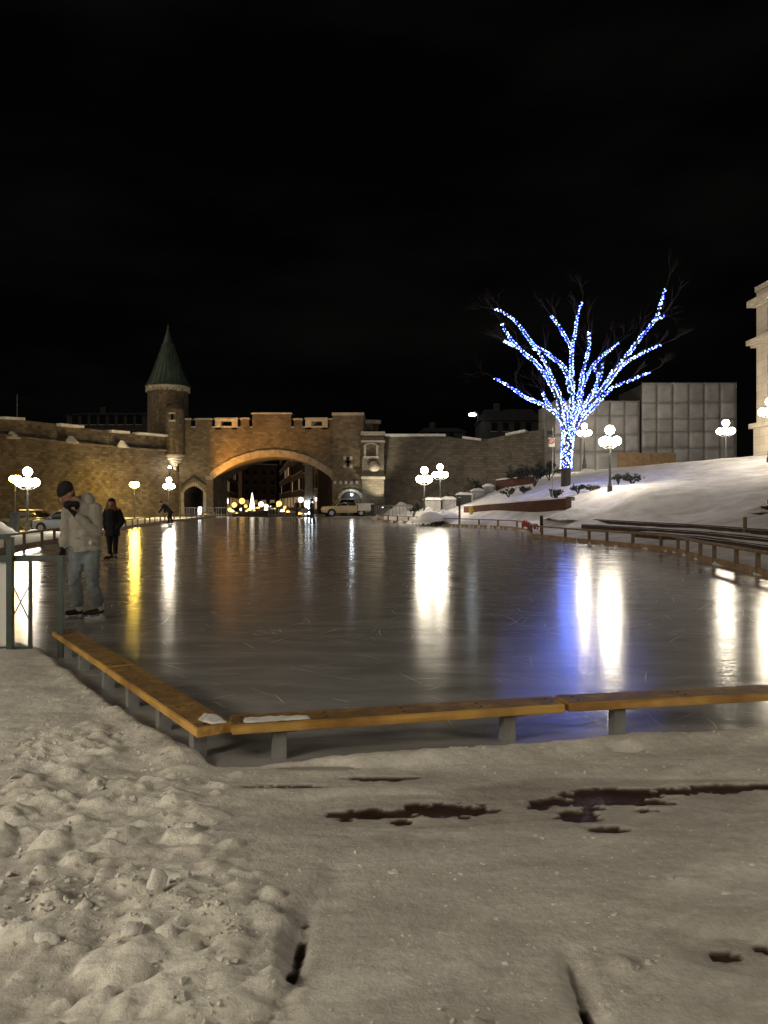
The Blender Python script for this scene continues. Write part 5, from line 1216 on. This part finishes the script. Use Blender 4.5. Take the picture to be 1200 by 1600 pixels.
for i, (px, py, D, rx, h_, n, lab) in enumerate([(988, 752, 47, .75, .45, 420, 'sparse dark shrub poking through the snow beside the slope lamp'), (966, 751, 47, .4, .4, 220, 'small dark shrub right behind the slope lamp post'), (868, 768, 47, .45, .55, 300, 'dark twiggy shrub at the foot of the sign pole'),
        (903, 763, 46.5, .5, .3, 240, 'low dark shrub just right of the lit tree trunk'), (925, 765, 46, .55, .28, 220, 'flat dark shrub between lit trunk and slope lamp'), (795, 770, 55, .8, .4, 320, 'flat dark shrub on the blue-lit snow'), (818, 768, 54, .6, .35, 240, 'second flat dark shrub on the blue-lit snow'),
        (835, 752, 58, 1.2, 1.5, 900, 'large dark evergreen shrub behind the blue-lit snow'), (806, 738, 63, 1.6, 1.5, 900, 'large dark shrub growing above the brick garden wall'), (748, 765, 64, 1.5, 1.4, 800, 'dark bushy shrub behind the concrete plinths'), (700, 772, 70, 1.6, .9, 600, 'spreading dark shrub along the foot of the grey wall'),
        (646, 803, 60, .55, 1.0, 420, 'small bushy evergreen beside the nearer twin lamp'), (858, 742, 62, 1.2, 1.3, 700, 'dark evergreen beside the tarpaulin corner')]):
    c = P(px, py, D); c.z = min(c.z, tz(c.x, D) + .25) - .05; shrub(lab, c, rx, h_, n, 100 + i)

# ================================================================== the lit tree
TD = 50.0
tree = empty('lit_tree', P(884, 760, TD), 0, 'bare tree wound with blue-white lights on the snowy slope', 'tree')
def cp(x, y): return (740 + x/3.53, 420 + y/3.53)
TB = [  # (radius at base, radius at tip, depth swing, points in crop pixels)
 ('trunk', .30, .34, 0, [(508,1215),(510,1100),(514,1000),(520,920),(525,850)]),
 ('b', .17, .04, -2.5, [(512,900),(495,850),(440,785),(360,740),(290,712),(200,650),(110,600)]),
 ('b', .20, .05, -1.5, [(505,940),(488,830),(462,710),(405,600),(345,520),(262,450),(192,370),(155,300)]),
 ('b', .16, .05, 1.5, [(512,900),(500,760),(450,640),(400,530),(352,455),(330,440)]),
 ('b', .16, .04, 2.5, [(535,680),(505,560),(450,500),(395,460),(335,425),(290,365),(255,320),(220,280),(170,245),(120,220)]),
 ('b', .20, .04, 1.0, [(522,900),(540,760),(545,650),(540,540),(538,440),(490,350),(452,290),(428,260)]),
 ('b', .10, .03, -.6, [(540,450),(560,350),(572,260),(600,180)]),
 ('b', .17, .04, -1.8, [(528,900),(560,780),(585,680),(602,570),(632,460),(640,400),(634,350)]),
 ('b', .14, .03, 2.2, [(545,860),(590,720),(612,620),(655,540),(720,472),(752,448),(800,405)]),
 ('b', .16, .05, .8, [(550,880),(610,770),(665,690),(700,590),(715,520)]),
 ('b', .22, .04, -1.0, [(540,920),(590,810),(700,680),(780,570),(860,460),(922,378),(1000,280),(1030,200),(1058,110)]),
 ('b', .05, .025, -1.4, [(995,285),(1052,262)]),
 ('b', .10, .03, 1.2, [(775,580),(850,512),(932,465),(1030,420)]),
 ('b', .10, .03, -2.2, [(600,830),(690,735),(760,660),(822,632),(900,600),(970,570)]),
 ('b', .10, .05, -.8, [(500,860),(450,790),(402,730),(380,680)]),
 ('b', .07, .04, 0.3, [(700,670),(735,610),(770,558)]),
 ('b', .06, .03, -1.9, [(225,425),(200,415),(170,400)]),
 ('b', .14, .05, .5, [(535,900),(600,780),(650,690),(690,600),(660,545)]),
]
rr = random.Random(9); allpts = []
def smoothpl(pts, n):
    out = []
    for i in range(len(pts) - 1):
        p0 = pts[max(i-1, 0)]; p1 = pts[i]; p2 = pts[i+1]; p3 = pts[min(i+2, len(pts)-1)]
        for k in range(n):
            t = k/n; out.append(0.5*((2*p1) + (-p0 + p2)*t + (2*p0 - 5*p1 + 4*p2 - p3)*t*t + (-p0 + 3*p1 - 3*p2 + p3)*t**3))
    return out + [pts[-1]]
bul = 0
LED = MB().sphere((0, 0, 0), 1.0, 4, 3)
for bi, (kd, r0, r1, sw, cpts) in enumerate(TB):
    n = len(cpts); pts = []
    for i, c in enumerate(cpts):
        px, py = cp(*c); D = TD + sw*(i/(n - 1))**1.3 + (sw*.05 if i == 0 else 0)
        pts.append(P(px, py, D))
    r0, r1 = (r0, r1) if kd == 'trunk' else (r0*.75, r1*.7)
    pl = smoothpl(pts, 4); m = len(pl); rad = [r0 + (r1 - r0)*(i/(m - 1))**.8 for i in range(m)]
    if kd == 'trunk': pl.insert(0, pl[0] + Vector((0, 0, -.5))); rad = [r0*1.5] + rad; rad[1] = r0*1.2; m += 1
    MB().tube(pl, rad, 10 if r0 > .1 else 7).build('trunk' if kd == 'trunk' else 'branch', M['bark'], tree, smooth=True, world=True)
    allpts.append((pl, rad))
    # string of lights wound round it
    wire = []; bw, bb = MB(), MB(); L = 0; ang = rr.uniform(0, 6)
    for i in range(m - 1):
        a, b = pl[i], pl[i+1]; d = b - a; seg = d.length; d.normalize(); u_ = d.cross(Vector((0, 1, 0.1))).normalized(); v_ = d.cross(u_)
        rm = (rad[i] + rad[i+1])/2
        if kd == 'trunk' and (a + b).z/2 < P(880, 733, TD).z: continue
        cnt = max(2, int(seg*(10 + (300 if kd == 'trunk' else 140)*rm)*rr.uniform(.6, 1.4)))
        for k in range(cnt):
            t_ = (k + rr.random())/cnt; ang += rr.uniform(1.2, 3.4); q = a.lerp(b, t_) + (u_*math.cos(ang) + v_*math.sin(ang))*(rm + .03)
            tgt = bw if rr.random() < .5 else bb; s = rr.choice((.022, .030, .036, .044))
            tgt.add([(q.x + v[0]*s, q.y + v[1]*s, q.z + v[2]*s) for v in LED.v], LED.f); wire.append(q); bul += 1
    lab = 'dense blue-white lights wound round the tree trunk' if kd == 'trunk' else 'string of blue-white lights wound round a bare branch'
    t = empty('string_lights', wire[0], 0, lab, 'string lights', None if kd == 'trunk' else 'strings of lights on the tree branches')
    MB().tube(wire, .006, 4).build('wire', M['dark_metal'], t, world=True)
    tag(bw.build('white_bulbs', M['led_white'], t, world=True), kind='stuff'); tag(bb.build('blue_bulbs', M['led_blue'], t, world=True), kind='stuff')
# unlit twigs above
tw = MB()
def twig(p, d, L, r, dep):
    q = p + d*L; mid = p.lerp(q, .5) + Vector((rr.gauss(0, .06), rr.gauss(0, .06), rr.gauss(0, .06)))*L
    tw.tube([p, mid, q], [r*.6, r*.5, r*.35], 4)
    if dep > 0:
        for k in range(3):
            nd = (d + Vector((rr.gauss(0, .45), rr.gauss(0, .45), rr.gauss(.12, .35)))).normalized(); twig(p.lerp(q, rr.uniform(.45, 1)), nd, L*rr.uniform(.6, .85), r*.6, dep - 1)
for pl, rad in allpts[1:]:
    d = (pl[-1] - pl[-2]).normalized()
    for k in range(1): twig(pl[-1], (d + Vector((rr.gauss(0, .3), rr.gauss(0, .3), rr.gauss(.2, .2)))).normalized(), rr.uniform(.7, 1.2), .018, 3)
    for k in range(2):
        i = rr.randrange(len(pl)//2, len(pl) - 1); twig(pl[i], ((pl[i+1] - pl[i]).normalized() + Vector((rr.gauss(0, .6), rr.gauss(0, .6), rr.gauss(.5, .3)))).normalized(), rr.uniform(.7, 1.4), .02, 2)
tag(tw.build('twigs', M['bark'], tree, world=True), kind='stuff')

# ================================================================== people
def cap(mb, p0, r0, p1, r1, n=10):
    p0, p1 = Vector(p0), Vector(p1); L = (p1 - p0).length; k_ = max(2, int(L/.05)); pts = []; rad = []
    d = (p1 - p0)/max(L, 1e-6)
    for i in range(4): a = math.pi/2*(1 - i/4); pts.append(p0 - d*r0*math.sin(a)); rad.append(max(.001, r0*math.cos(a)))
    for i in range(k_ + 1): t_ = i/k_; pts.append(p0.lerp(p1, t_)); rad.append(r0 + (r1 - r0)*t_)
    for i in range(1, 5): a = math.pi/2*i/4; pts.append(p1 + d*r1*math.sin(a)); rad.append(max(.001, r1*math.cos(a)))
    mb.tube(pts, rad, n)
def chain(mb, js):
    for (a, ra), (b, rb) in zip(js[:-1], js[1:]): cap(mb, a, ra, b, rb)
def remesh(name, mb, mat, parent, vox=.014, it=6, fold=0.0, fs=9.0, seed=0.0):
    me = bpy.data.meshes.new(name); me.from_pydata(mb.v, [], mb.f); o = bpy.data.objects.new(name, me); C.objects.link(o)
    m_ = o.modifiers.new('r', 'REMESH'); m_.mode = 'VOXEL'; m_.voxel_size = vox; s_ = o.modifiers.new('s', 'SMOOTH'); s_.iterations = it; s_.factor = .5
    dg = bpy.context.evaluated_depsgraph_get(); me2 = bpy.data.meshes.new_from_object(o.evaluated_get(dg)); bpy.data.objects.remove(o)
    if fold:
        co = np.empty(len(me2.vertices)*3, np.float32); me2.vertices.foreach_get('co', co); co = co.reshape(-1, 3); nr = np.empty_like(co).ravel(); me2.vertices.foreach_get('normal', nr); nr = nr.reshape(-1, 3)
        w = fbm(co[:, 0]*fs + co[:, 2]*fs*.7 + seed, co[:, 2]*fs*1.4 - co[:, 1]*fs*.6 + 50, 3) + .5*fbm(co[:, 0]*fs*2 + 9, co[:, 2]*fs*3 + seed, 2)
        co = co + nr*(w*fold)[:, None]; me2.vertices.foreach_set('co', co.astype(np.float32).ravel()); me2.update()
    for p in me2.polygons: p.use_smooth = True
    me2.name = name; return link(name, me2, M[mat], parent)
def hand(mb, w, d, side, curl=.5, s=1.0):
    """palm and five bent fingers from wrist w along direction d; side = direction of the thumb"""
    d = Vector(d).normalized(); sd = Vector(side).normalized(); nn = d.cross(sd).normalized(); w = Vector(w)
    for k in (-.026, 0, .026): cap(mb, w + sd*k*.8*s, .021*s, w + d*.085*s + sd*k*s, .018*s, 8)
    for i, (k, L) in enumerate(((.034, .070), (.012, .080), (-.011, .074), (-.033, .058))):
        b = w + d*.09*s + sd*k*s; e1 = b + (d*math.cos(curl*.5) + nn*math.sin(curl*.5))*L*.55*s; e2 = e1 + (d*math.cos(curl*1.5) + nn*math.sin(curl*1.5))*L*.5*s
        chain(mb, [(b, .011*s), (e1, .0095*s), (e2, .008*s)])
    b = w + d*.03*s + sd*.035*s; e1 = b + (d*.7 + sd*.7)*.04*s; e2 = e1 + (d*.9 + sd*.2 + nn*.3)*.035*s; chain(mb, [(b, .013*s), (e1, .011*s), (e2, .009*s)])
def skate(parent, c, ang, mat='skate_black', upper='skate_white'):
    d = Vector((math.cos(ang), math.sin(ang), 0)); c = Vector(c); mb = MB()
    chain(mb, [(c - d*.075 + Vector((0, 0, .095)), .040), (c + d*.05 + Vector((0, 0, .085)), .038), (c + d*.145 + Vector((0, 0, .075)), .030)])
    s_ = remesh('skate', mb, mat, parent, .010, 4)
    mb = MB(); chain(mb, [(c - d*.06 + Vector((0, 0, .12)), .044), (c - d*.055 + Vector((0, 0, .22)), .050)]); remesh('ankle_cuff', mb, upper, s_, .010, 4)
    mb = MB().beam(c - d*.12 + Vector((0, 0, .014)), c + d*.15 + Vector((0, 0, .014)), .005, .028); mb.build('blade', M['steel'], s_)
    for k in (-.07, .09): MB().beam(c + d*k + Vector((0, 0, .02)), c + d*k + Vector((0, 0, .065)), .022, .05).build('blade_holder', M['skate_white'], s_)
def head_mesh(mb, c, f, up, s=1.0):
    c, f, up = Vector(c), Vector(f).normalized(), Vector(up).normalized(); sd = f.cross(up).normalized()
    cap(mb, c + up*.03*s - f*.015*s, .092*s, c + up*.02*s + f*.01*s, .090*s); cap(mb, c - up*.02*s + f*.025*s, .070*s, c - up*.075*s + f*.045*s, .045*s)   # skull, jaw
    cap(mb, c + up*.01*s + f*.095*s, .012*s, c - up*.025*s + f*.115*s, .016*s)                                                                           # nose
    cap(mb, c + up*.028*s + f*.085*s + sd*.03*s, .014*s, c + up*.028*s + f*.085*s - sd*.03*s, .014*s)                                                     # brow
    for q in (-1, 1): cap(mb, c - f*.01*s + sd*q*.092*s + up*.015*s, .013*s, c - f*.005*s + sd*q*.09*s - up*.025*s, .010*s)
    return sd
def face(parent, c, f, up, s=1.0):
    c, f, up = Vector(c), Vector(f).normalized(), Vector(up).normalized(); sd = f.cross(up).normalized()
    for q in (-1, 1): MB().sphere(c + up*.006*s + f*.083*s + sd*q*.033*s, .011*s, 8, 6).build('eye', M['eye_dark'], parent)
    mb = MB(); cap(mb, c - up*.058*s + f*.092*s + sd*.018*s, .006, c - up*.058*s + f*.092*s - sd*.018*s, .006); mb.build('mouth', M['lip'], parent)

# --- man hunched at the railing (local metres, x along the picture, y away, z up)
mp_ = G(130, 967); man = empty('person', (mp_.x, mp_.y, 0.003), 0, 'person in beige hooded jacket, jeans and black beanie standing hunched on skates, hand at mouth', 'person')
hc, hf, hu = Vector((-.165, -.12, 1.655)), Vector((-.66, -.50, -.56)), Vector((-.50, -.32, .82))
aL = [((.145, .02, 1.45), .072), ((.205, -.09, 1.15), .058), ((.02, -.26, 1.36), .045)]
aR = [((-.175, -.04, 1.41), .068), ((-.235, -.02, 1.15), .053), ((-.245, -.06, .95), .040)]
body = MB(); head_mesh(body, hc, hf, hu)
chain(body, [((-.015, .0, 1.50), .060), ((-.11, -.07, 1.59), .056)])                      # neck
chain(body, [((.0, .02, .94), .115), ((.0, .02, 1.1), .12), ((-.01, .0, 1.36), .135), ((-.015, .0, 1.46), .10)])
chain(body, aL); chain(body, aR); cap(body, (-.16, -.02, 1.43), .08, (.15, .02, 1.46), .08)
chain(body, [((.10, .03, .88), .10), ((.125, -.02, .52), .060), ((.165, .05, .16), .045)]); chain(body, [((-.085, .02, .88), .10), ((-.10, -.04, .52), .060), ((-.085, .02, .16), .045)])
hand(body, aL[2][0], (-.45, -.05, .55), (-.3, -.6, .3), 1.1, .9); hand(body, aR[2][0], (.03, -.08, -1), (-.1, -1, -.05), .6, .9)
bo = remesh('body', body, 'skin', man, .0085, 4); face(bo, hc, hf, hu)
j = MB()
chain(j, [((.015, .02, .93), .175), ((.01, .02, 1.06), .17), ((-.005, .0, 1.30), .175), ((-.015, .0, 1.43), .15)])
cap(j, (-.07, .03, .94), .13, (-.06, .02, 1.35), .145); cap(j, (.10, .03, .95), .135, (.08, .05, 1.38), .15); cap(j, (-.14, -.02, 1.41), .095, (.11, .03, 1.46), .105)
chain(j, [(aL[0][0], .10), (aL[1][0], .082), ((.03, -.255, 1.352), .060)]); chain(j, [(aR[0][0], .092), (aR[1][0], .072), ((-.245, -.055, .985), .060)])
cap(j, (-.06, -.10, 1.50), .085, (-.09, -.12, 1.52), .075); cap(j, (-.10, .05, 1.53), .08, (.04, .06, 1.53), .09)
jk = remesh('jacket', j, 'jacket_beige', man, .011, 4, .020, 8, 3)
# trim the jacket hem flat
def trim(o, zcut, slope=(0, 0)):
    bm = bmesh.new(); bm.from_mesh(o.data); bmesh.ops.bisect_plane(bm, geom=bm.verts[:] + bm.edges[:] + bm.faces[:], plane_co=(0, 0, zcut), plane_no=Vector((slope[0], slope[1], -1)).normalized(), clear_outer=True); bm.to_mesh(o.data); bm.free()
trim(jk, .895, (.10, 0))
hd = MB(); 
for k in range(9):
    a = math.pi*(k/8)*1.15 - .2; b = math.pi*((k + 1)/8)*1.15 - .2
    if k < 8: cap(hd, (-.035 + .125*math.cos(a), .05 + .10*math.sin(a) - .02, 1.575 + .02*math.sin(a)), .055, (-.035 + .125*math.cos(b), .05 + .10*math.sin(b) - .02, 1.575 + .02*math.sin(b)), .055)
cap(hd, (.06, .04, 1.59), .075, (.02, .09, 1.63), .06); cap(hd, (.09, -.02, 1.54), .06, (.07, .0, 1.60), .06)
remesh('hood', hd, 'jacket_beige', jk, .011, 4, .008, 12, 1)
sc_ = MB(); cap(sc_, (-.13, -.18, 1.515), .062, (-.06, -.13, 1.50), .07); remesh('scarf', sc_, 'black_cloth', man, .011, 3, .006, 14, 2)
tr_ = MB()
chain(tr_, [((.095, .03, .90), .130), ((.115, .0, .70), .105), ((.128, -.025, .52), .088), ((.16, .03, .28), .088), ((.165, .04, .20), .092)]); chain(tr_, [((-.085, .025, .90), .130), ((-.095, .0, .70), .105), ((-.10, -.045, .52), .088), ((-.088, .01, .28), .085), ((-.085, .01, .20), .090)]); cap(tr_, (-.05, .02, .94), .14, (.06, .02, .94), .14)
tj = remesh('jeans', tr_, 'jeans', man, .011, 3, .016, 10, 7); trim(tj, .165)
cap_ = MB(); sdv = hf.cross(hu).normalized(); hu_ = hu.normalized(); hf_ = hf.normalized()
cap(cap_, hc + hu_*.075 - hf_*.030, .105, hc + hu_*.045 + hf_*.006, .106); be = remesh('beanie', cap_, 'black_cloth', man, .009, 3, .003, 20, 5)
bm = bmesh.new(); bm.from_mesh(be.data); bmesh.ops.bisect_plane(bm, geom=bm.verts[:] + bm.edges[:] + bm.faces[:], plane_co=hc + hu_*.012, plane_no=-(hu_ - hf_*.10).normalized(), clear_outer=True); bm.to_mesh(be.data); bm.free()
hr = MB(); cap(hr, hc - hf_*.05 + hu_*.0, .062, hc - hf_*.045 - hu_*.035, .05); remesh('hair', hr, 'hair_brown', man, .010, 3)
for nm, wv, dv, sv, cu in (('glove', aL[2][0], (-.45, -.05, .55), (-.3, -.6, .3), 1.1), ('glove', aR[2][0], (.03, -.08, -1), (-.1, -1, -.05), .6)):
    gm = MB(); hand(gm, wv, dv, sv, cu, 1.25); cap(gm, Vector(wv) - Vector(dv).normalized()*.008, .036, Vector(wv) + Vector(dv).normalized()*.02, .036); remesh(nm, gm, 'black_cloth', man, .008, 3)
MB().box((.16, -.175, 1.02), (.035, .02, .045)).build('pocket_tag', M['sign_white'], jk, bevel=.004)
skate(man, (-.11, -.02, 0), R(200)); skate(man, (.155, .03, 0), R(215))

# --- woman in dark coat
wp = G(176, 876); wom = empty('person', (wp.x, wp.y, 0.003), 0, 'person in long dark coat with fur-trimmed hood and reddish hair, hands in pockets', 'person')
hc2, hf2, hu2 = Vector((0, -.10, 1.50)), Vector((.05, -.85, -.5)), Vector((0, -.4, .9))
body = MB(); head_mesh(body, hc2, hf2, hu2, .96); chain(body, [((0, -.02, 1.36), .055), ((0, -.07, 1.44), .052)]); chain(body, [((0, 0, .82), .13), ((0, 0, 1.0), .12), ((0, 0, 1.22), .13), ((0, -.01, 1.32), .10)])
wa = [[((s*.16, 0, 1.29), .065), ((s*.245, .03, 1.04), .052), ((s*.16, -.10, .88), .04)] for s in (-1, 1)]
for s, a_ in zip((-1, 1), wa): chain(body, a_); hand(body, a_[2][0], (-s*.4, -.1, -.6), (-s*.6, -.5, .2), .8, .9); chain(body, [((s*.085, 0, .80), .09), ((s*.075, -.02, .46), .055), ((s*.075, 0, .12), .042)])
b_ = remesh('body', body, 'skin', wom, .010, 4); face(b_, hc2, hf2, hu2, .96)
j = MB(); chain(j, [((0, 0, .70), .205), ((0, 0, .85), .20), ((0, 0, 1.05), .175), ((0, -.01, 1.24), .18), ((0, -.02, 1.33), .13)]); cap(j, (-.15, 0, 1.29), .095, (.15, 0, 1.29), .095)
for a_ in wa: chain(j, [(a_[0][0], .095), (a_[1][0], .085), (a_[2][0], .072)])
ct = remesh('coat', j, 'black_cloth', wom, .014, 4, .012, 8, 2); trim(ct, .66)
hd = MB(); 
for k in range(10):
    a, b = math.pi*2*k/10, math.pi*2*(k + 1)/10; cap(hd, (.14*math.cos(a), -.05 + .09*math.sin(a), 1.385 - .02*math.sin(a)), .045, (.14*math.cos(b), -.05 + .09*math.sin(b), 1.385 - .02*math.sin(b)), .045)
remesh('fur_collar', hd, 'fur', ct, .011, 2, .012, 30, 4)
hh = MB(); cap(hh, hc2 + Vector((-.085, .01, .02)), .05, (-.10, -.12, 1.36), .05); cap(hh, hc2 + Vector((.085, .01, .02)), .05, (.10, -.12, 1.36), .05); cap(hh, hc2 + Vector((0, .06, .03)), .08, (0, .06, 1.40), .07); remesh('hair', hh, 'hair_red', wom, .011, 3, .008, 25, 1)
ht = MB(); cap(ht, hc2 + Vector((0, .02, .075)), .098, hc2 + Vector((0, -.01, .062)), .094); cp_ = remesh('hat', ht, 'black_cloth', wom, .010, 3)
bm = bmesh.new(); bm.from_mesh(cp_.data); bmesh.ops.bisect_plane(bm, geom=bm.verts[:] + bm.edges[:] + bm.faces[:], plane_co=hc2 + Vector((0, 0, .045)), plane_no=Vector((0, -.3, -1)).normalized(), clear_outer=True); bm.to_mesh(cp_.data); bm.free()
tr_ = MB()
for s in (-1, 1): chain(tr_, [((s*.085, 0, .80), .10), ((s*.078, -.02, .46), .070), ((s*.075, 0, .20), .056)])
remesh('trousers', tr_, 'black_cloth', wom, .013, 4, .006, 9, 3); skate(wom, (-.085, -.02, 0), R(235), 'skate_black', 'skate_black'); skate(wom, (.085, -.02, 0), R(300), 'skate_black', 'skate_black')

# --- small dark figures far away
def small_person(label, loc, rz, lean=0.0, stride=.15, arms=.12, extra=None):
    t = empty('person', loc, rz, label, 'person'); b = MB(); L = lean; H0 = Vector((L*1.0, 0, 1.60 - abs(L)*.25))
    head_mesh(b, H0 + Vector((L*.1, 0, .05)), (1, -.2, -.2), (0, 0, 1)); chain(b, [((L*.8, 0, 1.46 - abs(L)*.2), .055), (H0, .052)])
    chain(b, [((0, 0, .92), .13), ((L*.35, 0, 1.12), .125), ((L*.7, 0, 1.38 - abs(L)*.15), .14)])
    hs_ = []
    for s in (-1, 1):
        sh = Vector((L*.75, s*.18, 1.40 - abs(L)*.18)); el = sh + Vector((s*arms*.8 + L*.1, s*.08, -.27)); wr = el + Vector((s*arms + .06, -s*.02, -.20)); chain(b, [(sh, .068), (el, .052), (wr, .040)]); hand(b, wr, (wr - el), (.6, -s*.8, 0), .7); hs_.append((sh, el, wr))
        chain(b, [((0, s*.09, .90), .095), ((s*stride*.6 + .04, s*.10, .50), .06), ((s*stride - .02, s*.10, .13), .045)])
    bo_ = remesh('body', b, 'skin', t, .014, 3); face(bo_, H0 + Vector((L*.1, 0, .05)), (1, -.2, -.2), (0, 0, 1))
    j = MB(); chain(j, [((0, 0, .84), .185), ((L*.35, 0, 1.1), .175), ((L*.7, 0, 1.36 - abs(L)*.15), .18), ((L*.78, 0, 1.45 - abs(L)*.2), .10)])
    for sh, el, wr in hs_: chain(j, [(sh, .095), (el, .08), (wr, .062)])
    remesh('coat', j, 'black_cloth', t, .018, 3, .008, 8)
    tr_ = MB()
    for s in (-1, 1): chain(tr_, [((0, s*.09, .90), .115), ((s*stride*.6 + .04, s*.10, .50), .082), ((s*stride - .02, s*.10, .16), .07)])
    remesh('trousers', tr_, 'black_cloth', t, .018, 3); ht = MB(); cap(ht, H0 + Vector((L*.1 - .02, 0, .12)), .098, H0 + Vector((L*.1, 0, .11)), .095); remesh('hat', ht, 'black_cloth', t, .014, 2)
    for s in (-1, 1): skate(t, (s*stride, s*.10, 0), 0, 'skate_black', 'skate_black')
    return t
q = G(488, 820); small_person('dark-clothed skater gliding near the gate end of the rink', (q.x, q.y, .003), R(200), .06, .17, .14)
q = G(266, 818.5); small_person('dark-clothed skater leaning steeply by the far plank rail', (q.x, q.y, .003), R(185), .62, .10, .10)
q = sp(464, 82.6); small_person('dark-clothed person standing beside the pale snow scooter at the gate', (q[0], q[1], .03), R(250), .02, .08, .05)
# small bicycle-trailer-like pale stroller beside that person
q = sp(475, 82.8); t = empty('stroller', (q[0], q[1], .03), R(8), 'pale stroller with dark hood standing by the people at the gate', 'stroller')
MB().prism([(-.45, .45), (.35, .35), (.55, .75), (.25, 1.0), (-.3, .95)], -.28, .28).build('seat_shell', M['concrete'], t, bevel=.05); MB().lathe([(.30, 0), (.28, .15), (.18, .28), (.03, .34)], 12, (-.1, 0, .85)).build('hood', M['black_cloth'], t, smooth=True)
for x in (-.42, .42):
    for y in (-.27, .27): MB().tube([(x, y - .02, .14), (x, y + .02, .14)], .14, 14).build('wheel', M['tyre'], t)
MB().tube([(-.42, .27, .14), (.1, .27, .6), (.75, .27, 1.02), (.75, -.27, 1.02), (.1, -.27, .6), (-.42, -.27, .14)], .018, 6).build('frame', M['grey_metal'], t)
print('bulbs', bul, 'tris', sum(len(m_.polygons) for m_ in bpy.data.meshes))
